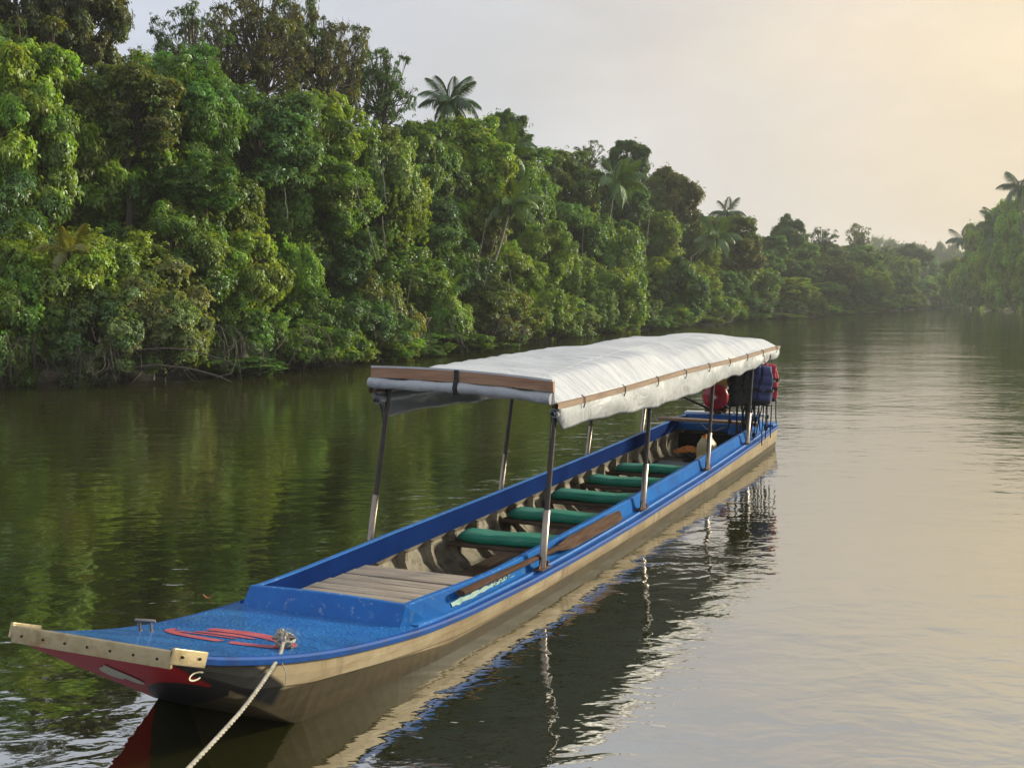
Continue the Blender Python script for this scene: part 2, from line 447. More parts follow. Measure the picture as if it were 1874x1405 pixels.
CR = {}
def reg(kind, me, cs, **kw):
    lm = limbs('branches_' + me.name, cs, len(CR) + 5, **kw)
    CR.setdefault(kind, []).append((me, lm))
for i in range(4):   # umbrella-like whorled crowns
    me, cs = clump_crown('whorl', 20 + i, 64, (.17, .34), 200, 8, .088, .030, up=.55, droop=.5, zsq=1)
    reg('whorl', me, cs)
for i in range(4):   # dense broadleaf crowns
    me, cs = clump_crown('dense', 40 + i, 84, (.13, .30), 300, 5, .068, .036, up=.4, droop=.35, hue=.3)
    reg('dense', me, cs)
for i in range(3):   # vine-draped, hanging
    me, cs = clump_crown('drape', 60 + i, 72, (.13, .29), 270, 5, .062, .037, up=.15, droop=.8, flat=1.3, hang=.09, hue=.3)
    reg('drape', me, cs)
for i in range(3):   # airy crowns with the branches showing
    me, cs = clump_crown('airy', 80 + i, 105, (.07, .17), 40, 6, .048, .026, shell=(.18, .98), up=.4, droop=.3)
    reg('airy', me, cs, r0=.038, sub=5)
for i in range(4):   # small-leaved shrubs
    me, cs = clump_crown('shrub', 100 + i, 84, (.13, .29), 250, 6, .050, .029, shell=(.35, .85), up=.35, droop=.3, half=True, hue=.3)
    reg('shrub', me, cs, r0=.03, base=(0, 0, -.6), sub=2, mat=M['twig'])
TRUNK = []
for i in range(4):
    rg = random.Random(i); b = MB()
    pts = [Vector((rg.uniform(-.6, .6) * (k > 0), rg.uniform(-.6, .6) * (k > 0), k / 6)) for k in range(7)]
    b.grid([[p + Vector((math.cos(a_ * math.pi / 4) * r_, math.sin(a_ * math.pi / 4) * r_, 0)) for a_ in range(8)] for p, r_ in zip(pts, [1.5, 1.1, 1.0, .92, .85, .78, .7])], closed=True)
    me = b.mesh('trunk'); me.materials.append(M['bark']); TRUNK.append(me)

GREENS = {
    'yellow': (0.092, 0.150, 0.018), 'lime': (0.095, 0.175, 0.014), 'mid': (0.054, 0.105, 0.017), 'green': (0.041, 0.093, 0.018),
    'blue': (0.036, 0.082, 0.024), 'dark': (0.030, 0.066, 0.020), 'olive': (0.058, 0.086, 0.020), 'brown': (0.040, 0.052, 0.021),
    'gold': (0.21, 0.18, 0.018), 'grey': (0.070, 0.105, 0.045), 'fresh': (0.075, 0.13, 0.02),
}
GD = {'yellow': 'yellow-green', 'lime': 'lime green', 'mid': 'mid-green', 'green': 'deep green', 'blue': 'bluish green', 'dark': 'dark green',
      'olive': 'olive green', 'brown': 'brownish dark', 'grey': 'pale grey-green', 'fresh': 'fresh green'}
KD = {'whorl': 'whorled crown', 'dense': 'dense leafy crown', 'drape': 'vine-draped hanging crown', 'airy': 'loose airy crown', 'shrub': 'small-leaved bush'}
rt = random.Random(11)
used = {}
def tree(px, ytop, ybot, wpx, D, kind, colr, label=None, cat='tree', group=None, name=None, var=None, ground=0.5, rz=None):
    vset = CR[kind]
    k = used.get(kind, 0); used[kind] = k + 1
    cm, lm = vset[(var if var is not None else k) % len(vset)]
    if kind == 'shrub': ybot = ybot + .28 * (ybot - ytop)
    pt, pb = at(px, ytop, D), at(px, ybot, D)
    zc, hz_ = (pt.z + pb.z) / 2, (pt.z - pb.z) / 2
    rx = wpx / 2 * D / F_PX
    root = empty(name or ('shrub' if kind == 'shrub' else 'forest_tree'), (pt.x, D, ground), rt.uniform(0, 6.28) if rz is None else rz)
    c = link('crown', cm, root); c.location = (0, 0, zc - ground)
    c.scale = (rx * rt.uniform(.94, 1.06), rx * rt.uniform(.94, 1.06), hz_)
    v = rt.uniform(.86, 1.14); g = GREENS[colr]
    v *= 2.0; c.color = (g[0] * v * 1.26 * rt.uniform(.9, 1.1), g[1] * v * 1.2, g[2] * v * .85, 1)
    l = link('branches', lm, root); l.location = c.location; l.scale = c.scale
    th = max(zc - hz_ * .4 - ground, .4)
    tr = link('trunk', TRUNK[k % 4], root); r_ = min(.06 + .035 * rx, .3) if kind != 'shrub' else .04
    tr.scale = (r_, r_, th)
    tag(root, label, cat, group)
    return root

# --- fill rows, following the skyline of the photographed forest
SX = [-700, -250, 0, 130, 180, 250, 300, 380, 420, 560, 640, 720, 800, 900, 980, 1060, 1120, 1240, 1290, 1400, 1500, 1600, 1700, 1780]
SY = [-100, -90, -50, -10, 75, 110, 125, 115, 178, 185, 200, 235, 235, 232, 278, 285, 300, 335, 398, 428, 434, 443, 450, 458]
def sky_y(px): return lerp(SX, SY, px)
ORD = ['first', 'second', 'third', 'fourth', 'fifth', 'sixth', 'seventh', 'eighth', 'ninth', 'tenth', 'eleventh', 'twelfth', 'thirteenth', 'fourteenth',
       'fifteenth', 'sixteenth', 'seventeenth', 'eighteenth', 'nineteenth', 'twentieth', 'twenty-first', 'twenty-second', 'twenty-third', 'twenty-fourth',
       'twenty-fifth', 'twenty-sixth', 'twenty-seventh', 'twenty-eighth', 'twenty-ninth', 'thirtieth'] + ['thirty-%s' % w for w in ('first', 'second', 'third', 'fourth', 'fifth', 'sixth', 'seventh', 'eighth', 'ninth')]
def step(px): return lerp([-300, 0, 600, 1000, 1400, 1760], [190, 165, 120, 88, 56, 36], px)
rows = [
    ('fringe of low growth at the waterline', -0.03, (.00, .13), 1.25, ['shrub', 'dense', 'shrub'], ['fresh', 'mid', 'olive', 'green', 'grey']),
    ('front row of bushes overhanging the river', -0.012, (.00, .30), 1.15, ['shrub', 'shrub', 'dense', 'shrub'], ['olive', 'mid', 'fresh', 'grey', 'mid', 'dark']),
    ('low second row behind the river bushes', 0.09, (.18, .52), 1.35, ['dense', 'drape', 'whorl', 'shrub'], ['mid', 'green', 'fresh', 'dark', 'yellow']),
    ('middle storey of the left bank forest', 0.17, (.38, .76), 1.45, ['whorl', 'dense', 'drape', 'dense'], ['green', 'mid', 'blue', 'olive', 'fresh', 'dark']),
    ('top canopy row of the left bank forest', 0.27, (.60, 1.0), 1.5, ['dense', 'whorl', 'dense', 'airy'], ['mid', 'dark', 'olive', 'green', 'blue']),
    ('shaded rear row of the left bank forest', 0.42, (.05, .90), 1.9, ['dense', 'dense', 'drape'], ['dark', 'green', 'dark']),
]
for ri, (desc, kD, (f0, f1), wf, kinds, cols) in enumerate(rows):
    px = -240 + ri * 31; i = 0; vis = 0; hz_n = 0
    while px < 1765:
        s_ = step(px); x = px + rt.uniform(-.18, .18) * s_
        D0 = Dbank(x); D = D0 * (1 + kD) * rt.uniform(.985, 1.02)
        yw, ys = wl_y(x), sky_y(x)
        j0, j1 = rt.uniform(-.04, .03), rt.uniform(-.08, .04 if f1 > .95 else .09)
        if f1 >= .9: j1 = rt.uniform(-.07, .015)
        yt = yw - (yw - ys) * (f1 + j1); yb = yw - (yw - ys) * (f0 + j0 if f0 > .01 else -0.012)
        kd = kinds[(i * 7 + ri * 3 + rt.randrange(2)) % len(kinds)]; cl = rt.choice(cols)
        if ri == 0 and x < 430:
            px += s_ * .62; i += 1; continue
        if x > 1682 and f1 > .6:
            px += s_; i += 1; continue
        if x < -120:
            lab = f'{GD[cl]} tree of the {desc}, past the left edge'; grp = 'forest past the left edge'
        elif x > 1560:
            lab = f'hazy {ORD[hz_n]} from left in bend, {desc}'.replace('the left bank ', 'left '); grp = 'hazy trees in the river bend'; hz_n += 1
        else:
            lab = f'{ORD[min(vis, 38)]} from left in the {desc}, {GD[cl]}'; vis += 1; grp = desc
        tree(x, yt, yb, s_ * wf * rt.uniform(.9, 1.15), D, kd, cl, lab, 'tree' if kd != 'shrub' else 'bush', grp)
        px += s_ * (.62 if ri == 0 else (1.0 if ri < 5 else 1.35)); i += 1

# --- trees the photograph singles out
SP = [
    (40, -150, 190, 330, .33, 'airy', 'brown', 'big brownish airy tree filling the top left corner', 'tree'),
    (125, -80, 160, 150, .30, 'dense', 'brown', 'dark brownish tree beside the sky gap at upper left', 'tree'),
    (345, -8, 190, 135, .34, 'airy', 'dark', 'slim dark airy tree standing right of the sky gap', 'tree'),
    (478, -45, 210, 190, .33, 'airy', 'brown', 'tall brownish airy tree, highest against the sky in the middle left', 'tree'),
    (590, -5, 230, 150, .31, 'airy', 'brown', 'airy tree with bare forked branches showing against the sky', 'tree'),
    (415, 15, 200, 120, .36, 'airy', 'brown', 'airy brownish tree just left of the tallest one', 'tree'),
    (535, -25, 190, 130, .37, 'airy', 'dark', 'dark airy tree between the tallest one and the forked one', 'tree'),
    (638, 45, 220, 90, .35, 'airy', 'dark', 'narrow airy crown right of the forked tree', 'tree'),
    (262, 78, 200, 90, .33, 'airy', 'olive', 'low loose tree at the foot of the sky gap', 'tree'),
    (700, 72, 260, 120, .30, 'airy', 'dark', 'dark loose tree between the forked tree and the skyline palm', 'tree'),
    (925, 208, 330, 100, .30, 'dense', 'dark', 'dark rounded tree right of the skyline palm', 'tree'),
    (1072, 258, 340, 66, .30, 'airy', 'dark', 'small airy crown on the skyline above the boat canopy', 'tree'),
    (1148, 254, 350, 84, .28, 'dense', 'dark', 'dark round-headed tree rising on the skyline centre', 'tree'),
    (1222, 300, 430, 110, .24, 'dense', 'brown', 'broad dark tree where the skyline drops to the right', 'tree'),
    (1442, 391, 470, 62, .20, 'dense', 'dark', 'dark domed tree above the distant left bank', 'tree'),
    (1505, 410, 470, 50, .20, 'airy', 'dark', 'small loose crown right of the dark domed tree', 'tree'),
    (1572, 404, 470, 46, .24, 'airy', 'olive', 'thin airy tree alone above the far hazy skyline', 'tree'),
    (55, 88, 420, 210, .12, 'dense', 'yellow', 'large yellow-green broadleaf tree at the left edge', 'tree'),
    (230, 115, 300, 210, .15, 'dense', 'olive', 'olive tree in the gap beside the yellow-green one', 'tree'),
    (335, 82, 300, 190, .16, 'whorl', 'green', 'tall green tree with tiers of drooping whorled leaves', 'tree'),
    (470, 163, 360, 210, .14, 'whorl', 'blue', 'bluish green domed tree with layered whorled foliage', 'tree'),
    (372, 280, 390, 135, .08, 'whorl', 'green', 'small green dome of whorled leaves below the layered tree', 'tree'),
    (592, 160, 330, 130, .16, 'dense', 'yellow', 'yellow-green tree under the bare forked branches', 'tree'),
    (690, 225, 450, 170, .11, 'drape', 'fresh', 'tall tree wrapped in yellow-green climbing vines', 'tree'),
    (610, 285, 430, 150, .09, 'dense', 'mid', 'mid-green tree left of the vine-wrapped tree', 'tree'),
    (862, 222, 420, 150, .15, 'dense', 'yellow', 'bright yellow-green tree below the skyline palm', 'tree'),
    (770, 215, 400, 130, .17, 'dense', 'mid', 'green tree left of the bright tree below the palm', 'tree'),
    (955, 300, 450, 120, .15, 'drape', 'mid', 'green vine-hung tree behind the leaning palm', 'tree'),
    (990, 395, 530, 105, .06, 'whorl', 'yellow', 'brightest yellow-green tree right of the leaning palm', 'tree'),
    (1110, 400, 600, 130, .05, 'drape', 'mid', 'tall draped green tree behind the boat canopy', 'tree'),
    (542, 440, 570, 84, .03, 'drape', 'lime', 'lime green curtain of climbers hanging by the river', 'climber'),
    (440, 410, 600, 150, .05, 'dense', 'fresh', 'fresh green bush left of the lime green climbers', 'bush'),
    (662, 535, 640, 160, -.03, 'shrub', 'blue', 'rounded low green bush reaching over the water', 'bush'),
    (275, 490, 690, 210, -.03, 'shrub', 'grey', 'pale grey-green bush leaning down to the water at left', 'bush'),
    (70, 430, 640, 230, .0, 'shrub', 'fresh', 'wide fresh green bush at the left edge by the water', 'bush'),
    (900, 520, 640, 140, -.02, 'shrub', 'olive', 'olive bush on the bank left of the tarpaulin roof', 'bush'),
    (985, 510, 625, 110, -.02, 'shrub', 'yellow', 'yellowish bush on the bank just above the roof', 'bush'),
    (1115, 490, 612, 140, -.02, 'drape', 'fresh', 'rounded bright bush hanging over the river mid-bank', 'bush'),
    (1240, 470, 600, 120, .0, 'dense', 'dark', 'dark bush on the bank right of the rounded bright one', 'bush'),
    (1340, 400, 500, 110, .10, 'dense', 'olive', 'olive tree under the small far palms', 'tree'),
]
for i, (x, yt, yb, w, k, kd, cl, lab, cat) in enumerate(SP):
    tree(x, yt, yb, w, Dbank(x) * (1 + k), kd, cl, lab, cat, None, name='climber' if cat == 'climber' else ('riverside_bush' if cat == 'bush' else 'forest_tree'))

# --- right bank
RB = [(1752, 470, 566, 60, 262, 'dense', 'fresh'), (1785, 455, 568, 70, 236, 'drape', 'fresh'), (1822, 430, 569, 80, 214, 'dense', 'yellow'), (1864, 395, 572, 90, 192, 'drape', 'yellow'),
      (1800, 400, 520, 70, 238, 'dense', 'fresh'), (1845, 365, 500, 90, 215, 'dense', 'mid'), (1890, 330, 480, 100, 198, 'whorl', 'fresh'), (1925, 400, 575, 120, 170, 'dense', 'mid'),
      (1990, 330, 580, 150, 150, 'drape', 'olive'), (1960, 300, 480, 130, 176, 'dense', 'dark'), (1880, 440, 574, 80, 180, 'shrub', 'olive'), (1775, 500, 567, 55, 240, 'shrub', 'fresh'), (1815, 500, 570, 60, 214, 'shrub', 'mid')]
RL = ['tree farthest left on the right bank, leaning over the water', 'second tree from the left on the right bank, hung with vines', 'green tree at the water on the right bank, under the upper palm',
      'vine-hung tree at the water by the right edge', 'fresh green crown behind the low palm on the right bank', 'mid-green crown high on the right bank', 'tall fresh green crown at the right edge, under the top palm'] + ['right bank tree past the right edge'] * 3 + \
     ['olive bush at the water by the right edge', 'fresh green bush at the tip of the right bank', 'mid-green bush at the water in the right bank']
for (x, yt, yb, w, D, kd, cl), lab in zip(RB, RL):
    o_ = tree(x, yt, yb, w, D, 'dense' if kd == 'drape' else kd, cl, lab, 'bush' if kd == 'shrub' else 'tree', 'trees on the right bank' if 'past' in lab else None)
    for c_ in o_.children: c_.color = [v_ * 1.35 for v_ in c_.color[:3]] + [1]  # leaf colours brightened to stand in for sunlight missing on this bank
# --- far closing of the river bend: a low bank with trees, and a wooded rise in the mist beyond
hill = MB(); hill.grid([[(x, y, z) for x, z in ((110, 1), (150, 6), (220, 12), (300, 16), (400, 14), (500, 8), (640, 1))] for y, k in ((470, 0), (560, 1), (700, 1), (900, 1))])
tag(hill.build('hill', M['mud']), kind='structure')
for i in range(7):
    x = 1672 + i * 19 + rt.uniform(-4, 4); D = 330 + rt.uniform(-15, 40)
    tree(x, 505 + rt.uniform(-14, 10), 562, 42, D, rt.choice(['dense', 'dense', 'drape']), rt.choice(['olive', 'mid', 'fresh']), f'low hazy tree at the far end of the river, {ORD[i]} from left', 'tree', 'low trees at the far river end')
for i in range(13):
    x = 1612 + i * 14 + rt.uniform(-5, 5); D = 520 + rt.uniform(-30, 90)
    tree(x, 446 + rt.uniform(-12, 10) + .05 * (x - 1600), 548, 50, D, rt.choice(['dense', 'airy', 'dense', 'whorl']), rt.choice(['dark', 'olive', 'mid']), f'pale misty tree on the far rise, {ORD[i]} from left', 'tree', 'misty trees on the far rise', ground=6)
gb = MB(); gb.tube([at(1741, 505, 285), at(1738, 535, 285), at(1737, 556, 285)], [.16, .2, .3], 6)
tag(gb.build('dead_tree', M['palebark']), 'thin bare pale trunk standing in the misty far bend', 'trunk')

# ------------------------------------------------------------------ palms
def frond_mesh(seed, droop=1.0, n=46, wl=.30):
    rg = np.random.default_rng(seed)
    ts = np.linspace(0.12, 1.0, n)
    def rach(t): return np.array([t * (1 - .18 * droop * t * t), 0, .34 * t - .62 * droop * t ** 2.2])
    P = []; A = []; Nn = []; L = []; C = []
    for t_ in ts:
        p = rach(t_); tg = unit(rach(min(t_ + .02, 1.02)) - rach(t_ - .02))
        for sgn in (-1, 1):
            P.append(p); l_ = wl * (0.55 + .9 * math.sin(math.pi * min(1, t_ * .86 + .1))) * rg.uniform(.85, 1.1) * (1.15 - .5 * t_)
            A.append(tg * .75 + np.array([0, sgn, 0]) * .85 + np.array([0, 0, -.35 - .3 * droop * rg.uniform(.6, 1.2)]))
            Nn.append(np.array([0, -sgn * .2, 1.0]) + rg.normal(size=3) * .1); L.append(l_); C.append(np.ones(3) * rg.uniform(.85, 1.15))
    P, A, Nn, L, C = map(np.array, (P, A, Nn, L, C))
    me = leaves_to_mesh('frond', P, A, Nn, L, np.full(len(L), .027), C, M['palm'], fold=.1, droop=.28)
    return me, rach
FR = [frond_mesh(s, d) for s, d in ((1, .55), (2, .9), (3, 1.25))]
STEM = []
for me, rach in FR:
    b = MB(); b.tube([Vector(rach(t)) for t in np.linspace(0, .98, 9)], [.016, .014, .012, .01, .009, .007, .006, .004, .002], 5, caps=False)
    mm_ = b.mesh('midrib'); mm_.materials.append(M['palm']); ca = mm_.attributes.new('Col', 'FLOAT_COLOR', 'POINT')
    ca.data.foreach_set('color', np.tile(np.array([1.5, 1.3, .9, 1], np.float32), len(mm_.vertices))); STEM.append(mm_)
def palm(px, py, D, size, base, nf, colr, label, seed=0, group=None, rr=.07):
    """crown heart at pixel (px,py); base=(px,py) where the stem meets the ground or the foliage"""
    rg = random.Random(seed)
    top = at(px, py, D); bt = at(base[0], base[1], D); g = Vector((bt.x, D, .5))
    root = empty('palm_tree', g); top = top - g
    b = MB(); bz = Vector((bt.x, D, bt.z)) - g
    pts = [Vector((0, 0, 0)), bz.lerp(Vector((0, 0, 0)), .4) if bz.z > 1 else bz, bz, bz.lerp(top, .5) + Vector((.04, 0, 0)), top]
    b.tube(pts, [rr * 1.3, rr * 1.1, rr, rr * .9, rr * .8], 8)
    b.build('trunk', M['palebark'], root)
    b = MB(); b.tube([top - Vector((0, 0, size * .28)), top - Vector((0, 0, size * .1)), top + Vector((0, 0, size * .06))], [rr * .9, rr * 1.2, rr * .5], 8)
    c_ = b.build('crownshaft', M['palm'], root); c_.color = (.09, .12, .04, 1)
    g_ = GREENS[colr]
    for i in range(nf):
        k = 0 if i < nf * .3 else (1 if i < nf * .72 else 2)
        f = link('frond', FR[k][0], root); f.location = top
        el = (rg.uniform(.65, 1.1), rg.uniform(.05, .5), rg.uniform(-.35, .05))[k]
        f.rotation_euler = (rg.uniform(-.3, .3), -el, i * 2.399 + rg.uniform(-.25, .25)); s_ = size * rg.uniform(.88, 1.1); f.scale = (s_,) * 3
        v = rg.uniform(.8, 1.2); v *= 1.7; f.color = (g_[0] * v, g_[1] * v, g_[2] * v, 1)
        st = link('midrib', STEM[k], f); st.color = f.color
    tag(root, label, 'palm', group); return root
palm(822, 188, Dbank(822) * 1.22, 1.75, (815, 290), 17, 'dark', 'tall palm rising above the skyline with a feathery crown', 1)
palm(935, 375, Dbank(935) * 1.02, 1.7, (900, 495), 15, 'fresh', 'palm with a slender stem leaning right over the bank', 2)
palm(930, 285, Dbank(930) * 1.12, 2.0, (925, 380), 13, 'mid', 'palm half hidden in the trees above the leaning palm', 3)
palm(1125, 335, Dbank(1125) * 1.10, 2.6, (1110, 430), 13, 'mid', 'palm among the trees below the round-headed skyline tree', 4)
palm(1330, 390, Dbank(1330) * 1.2, 2.2, (1325, 440), 13, 'dark', 'small dark palm on the skyline far right of the boat canopy', 5)
palm(1312, 435, Dbank(1312) * 1.03, 2.7, (1265, 470), 12, 'mid', 'palm leaning right below the small dark skyline palm', 6)
palm(1868, 345, 190, 4.6, (1872, 420), 14, 'dark', 'highest palm at the right edge of the picture', 7, rr=.18)
palm(1822, 408, 205, 4.4, (1826, 450), 14, 'dark', 'palm on the right bank below the highest one', 8, rr=.18)
palm(1762, 438, 250, 4.2, (1790, 480), 13, 'dark', 'palm leaning left over the river at the tip of the right bank', 9, rr=.18)
palm(1838, 440, 200, 4.4, (1838, 480), 12, 'mid', 'lowest palm on the right bank, tucked into the trees', 10, rr=.18)
GREENS['gold'] = (0.13, 0.13, 0.014)
palm(126, 462, Dbank(122) * .965, 0.85, (128, 560), 9, 'gold', 'yellowing young palm with arching fronds on the left bank', 23, rr=.03)
palm(965, 570, Dbank(965) * .95, 1.5, (965, 600), 8, 'lime', 'bright lime young palm on the bank above the roof', 25, rr=.03)
palm(820, 535, Dbank(820) * .975, 0.9, (820, 580), 7, 'lime', 'small lime young palm in the tangle left of the boat roof', 26, rr=.03)

LI = [((905, 440), (885, 525), 1.0), ((890, 400), (872, 500), 1.0), ((648, 330), (690, 480), 1.0), ((1000, 350), (990, 430), 1.02), ((925, 460), (942, 545), .98), ((520, 345), (526, 400), 1.03), ((700, 300), (706, 370), 1.02), ((760, 470), (745, 560), .97),
      ((1068, 420), (1062, 520), 1.0), ((700, 395), (706, 470), 1.0), ((1190, 380), (1180, 470), 1.02)]
for i, ((x0, y0), (x1, y1), k) in enumerate(LI):
    rg = random.Random(i); D = Dbank((x0 + x1) / 2) * k * .97; b = MB(); p0, p1 = at(x0, y0, D), at(x1, y1, D)
    pts = [p0.lerp(p1, q / 6) + Vector((rg.uniform(-.02, .02), rg.uniform(-.02, .02), 0)) for q in range(7)]; r_ = .008 * D / 30 * rg.uniform(.8, 1.8)
    b.tube([q - p1 for q in pts], [r_] * 7, 6); o_ = b.build('climbing_vine', M['palebark']); o_.location = p1
    tag(o_, f'thin pale bare stem among the left bank trees, {ORD[i]} of the list from the photo centre' if 0 else ['pale stem just left of the leaning palm', 'pale stem second left of the leaning palm', 'long slanting vine beside the vine-wrapped tree', 'pale upright stem right of the leaning palm', 'pale leaning stem below the leaning palm', 'thin stem under the layered whorled tree', 'short pale stem high on the vine-wrapped tree', 'bent pale stem above the hooked branches', 'pale stem left of the draped tree behind the roof', 'thin hanging vine on the vine-wrapped tree', 'pale stem under the round-headed skyline tree'][i], 'stem', 'pale stems among the trees')

# ------------------------------------------------------------------ tangled twigs and roots along the water
def tangle(px0, px1, ylo, yhi, D, n, label, seed, name='twig_tangle', rad=.018, droop=1.0):
    rg = random.Random(seed); b = MB(); c = at((px0 + px1) / 2, wl_y((px0 + px1) / 2), D); root = Vector((c.x, D, 0))
    for i in range(n):
        x0 = rg.uniform(px0, px1); p = at(x0, rg.uniform(yhi, (yhi + ylo) / 2), D * rg.uniform(.985, 1.03))
        x1 = x0 + rg.uniform(-.4, .4) * (px1 - px0); q = at(x1, ylo + rg.uniform(-18, 8) , D * rg.uniform(.965, 1.01)); q.z = max(q.z, -.05)
        m1 = p.lerp(q, .35) + Vector((rg.uniform(-.25, .25), rg.uniform(-.2, .2), rg.uniform(-.1, .35) * droop)); m2 = p.lerp(q, .7) + Vector((rg.uniform(-.25, .25), rg.uniform(-.2, .2), rg.uniform(-.2, .2)))
        r_ = rad * rg.uniform(.4, 1.5)
        pts = [p, p.lerp(m1, .5) + Vector((rg.uniform(-.05, .05), 0, rg.uniform(-.05, .05))), m1, m1.lerp(m2, .5) + Vector((rg.uniform(-.07, .07), 0, rg.uniform(-.07, .07))), m2, q]
        b.tube([k - root for k in pts], [r_, r_ * .9, r_ * .8, r_ * .7, r_ * .55, r_ * .3], 5, caps=False)
        for _ in range(2):
            e = m2 + Vector((rg.uniform(-.5, .5), rg.uniform(-.2, .2), rg.uniform(-.4, .3))); b.tube([m1 - root, m1.lerp(e, .6) - root + Vector((0, 0, .06)), e - root], [r_ * .5, r_ * .3, r_ * .15], 4, caps=False)
    o = b.build(name, M['twig']); o.location = root; tag(o, label, 'branches', 'bare branches along the water'); return o
TG = [(-60, 60, 'bare twigs over the water at the left edge'), (60, 200, 'pale bare twigs fanning down beside the yellowing plant'), (180, 330, 'arching bare branches dipping into the water at left'), (350, 480, 'bare twigs between the pale bush and the lime climbers'),
      (450, 570, 'grey twig tangle below the lime green climbers'), (560, 700, 'dark twigs under the rounded low bush'), (720, 850, 'pale hooked branches left of the boat roof'), (840, 960, 'bare twigs under the olive bank bush'),
      (960, 1080, 'bare twigs at the water right above the roof'), (1080, 1200, 'roots under the rounded bright bush'), (1200, 1340, 'roots at the dark bank beyond the roof'), (1340, 1480, 'twigs at the distant dark bank')]
for i, (a, b_, lab) in enumerate(TG):
    xm = (a + b_) / 2; yw = wl_y(xm); sc_ = (yw - 549.5) / 150
    tangle(a, b_, yw - 2, yw - 105 * sc_, Dbank(xm) * .945, 14, lab, 30 + i, rad=.014 + .012 * (1 - sc_))
b = MB(); pp = [at(x, y, 25.2) for x, y in ((90, 690), (180, 676), (290, 668), (345, 674), (400, 688), (425, 700))]
b.tube(pp, [.022, .026, .026, .022, .018, .01], 7); tag(b.build('fallen_branch', M['twig']), 'long fallen branch arching low over the water at left', 'branch')
b = MB(); pp = [at(x, y, 25.0) for x, y in ((205, 650), (250, 640), (300, 637), (350, 640), (420, 662), (440, 672))]
b.tube(pp, [.014, .016, .016, .014, .012, .006], 7); tag(b.build('fallen_branch', M['twig']), 'thin pale branch above the long fallen one at left', 'branch')

# dead leaves on the water
LEAF = [(381, 1096, 'curled orange leaf floating left of the foredeck')]
for i, (x, y, lab) in enumerate(LEAF):
    d = ray(x, y); p = Vector((0, 0, CAM_H)) + d * (-CAM_H / d.z); b = MB(); rz = i * 1.3
    l, w = (.075, .03) if i == 0 else (.035, .018)
    rows_ = []
    for k in range(7):
        t = k / 6; w_ = w * math.sin(math.pi * min(.97, .04 + t)); z = .004 + .03 * (t - .5) ** 2 * 4 * (1 if i == 0 else .1)
        rows_.append([Vector((t * l - l / 2, w_ / 2, z + .006)), Vector((t * l - l / 2, 0, z)), Vector((t * l - l / 2, -w_ / 2, z + .006))])
    b.grid(rows_); key = 'deadleaf' if i == 0 else 'darkleaf'
    if key not in M: M[key] = surf(key, (.30, .09, .03) if i == 0 else (.05, .03, .02), (.4, .16, .05) if i == 0 else (.09, .06, .03), 20, .6)
    o = b.build('floating_leaf', M[key]); o.location = (p.x, p.y, .001); o.rotation_euler = (0, 0, rz); tag(o, lab, 'leaf', 'leaves on the water')

# ------------------------------------------------------------------ haze over the river
hz_m, t, o = new_mat('morning_haze')
pv = N(t, 'ShaderNodeVolumePrincipled'); pv.inputs['Color'].default_value = (.95, .93, .9, 1); pv.inputs['Density'].default_value = 0.00052
pv.inputs['Anisotropy'].default_value = 0.0
t.links.new(pv.outputs[0], o.inputs['Volume'])
b = MB(); b.box((0, 480, 27.5), (2000, 1260, 63)); hz_o = b.build('haze', hz_m); tag(hz_o, kind='stuff')

# ------------------------------------------------------------------ the boat: materials
M['blue'] = surf('blue_paint', (0.008, 0.105, 0.37), (0.014, 0.155, 0.48), 3.0, 0.42, 0.6, bump=0.25, bscale=28, bdist=0.004, c3=(0.26, 0.34, 0.46), c3scale=24, c3lo=.58, c3hi=.70, spec=.3)
M['deckblue'] = surf('blue_nonslip_paint', (0.008, 0.125, 0.43), (0.016, 0.185, 0.54), 3.0, 0.2, 0.38, bump=1.0, bscale=44, bdist=0.016, vor=True, stretch=(1, 1.7, 1), coat=.35, c3=(0.012, 0.05, 0.16), c3scale=9, c3lo=.62, c3hi=.8)
M['edgeblue'] = surf('worn_edge_paint', (0.006, 0.045, 0.20), (0.012, 0.095, 0.38), 6.0, 0.5, 0.65, bump=0.35, bscale=30, bdist=0.006, spec=.2, c3=(0.05, 0.055, 0.06), c3scale=16, c3lo=.6, c3hi=.72)
M['shadeblue'] = surf('blue_paint_shaded', (0.004, 0.018, 0.10), (0.006, 0.028, 0.14), 3.0, 0.8, 0.9, bump=0.1, bscale=24, bdist=0.004, spec=.02)  # inner coaming faces: shade put into the colour as a darker blue
M['blueside'] = surf('blue_side_paint', (0.006, 0.082, 0.30), (0.010, 0.14, 0.45), 2.6, 0.65, 0.75, bump=0.35, bscale=22, bdist=0.006, spec=.06, c3=(0.09, 0.15, 0.25), c3scale=13, c3lo=.56, c3hi=.68)
M['cream_in'] = surf('cream_inner', (0.20, 0.175, 0.13), (0.36, 0.32, 0.25), 3.0, 0.7, c3=(0.05, 0.035, 0.02), c3scale=5, c3lo=.47, c3hi=.66, spec=.2, bump=.1, bscale=20)
M['floor'] = surf('floor_wood', (0.06, 0.035, 0.022), (0.13, 0.085, 0.055), 5.0, 0.7, stretch=(1, 6, 1), bump=.3, bscale=30)
M['plank'] = surf('grey_plank', (0.20, 0.16, 0.125), (0.42, 0.36, 0.30), 5.0, 0.75, stretch=(.7, 14, 6), bump=.35, bscale=14, bdist=.006, c3=(0.09, 0.065, 0.045), c3scale=8, c3lo=.55, c3hi=.72)
M['beam'] = surf('beam_wood', (0.26, 0.13, 0.075), (0.44, 0.26, 0.16), 5.0, 0.6, stretch=(.6, 9, 9), bump=.2, bscale=12, bdist=.005, c3=(0.10, 0.045, 0.025), c3scale=5, c3lo=.6, c3hi=.75)
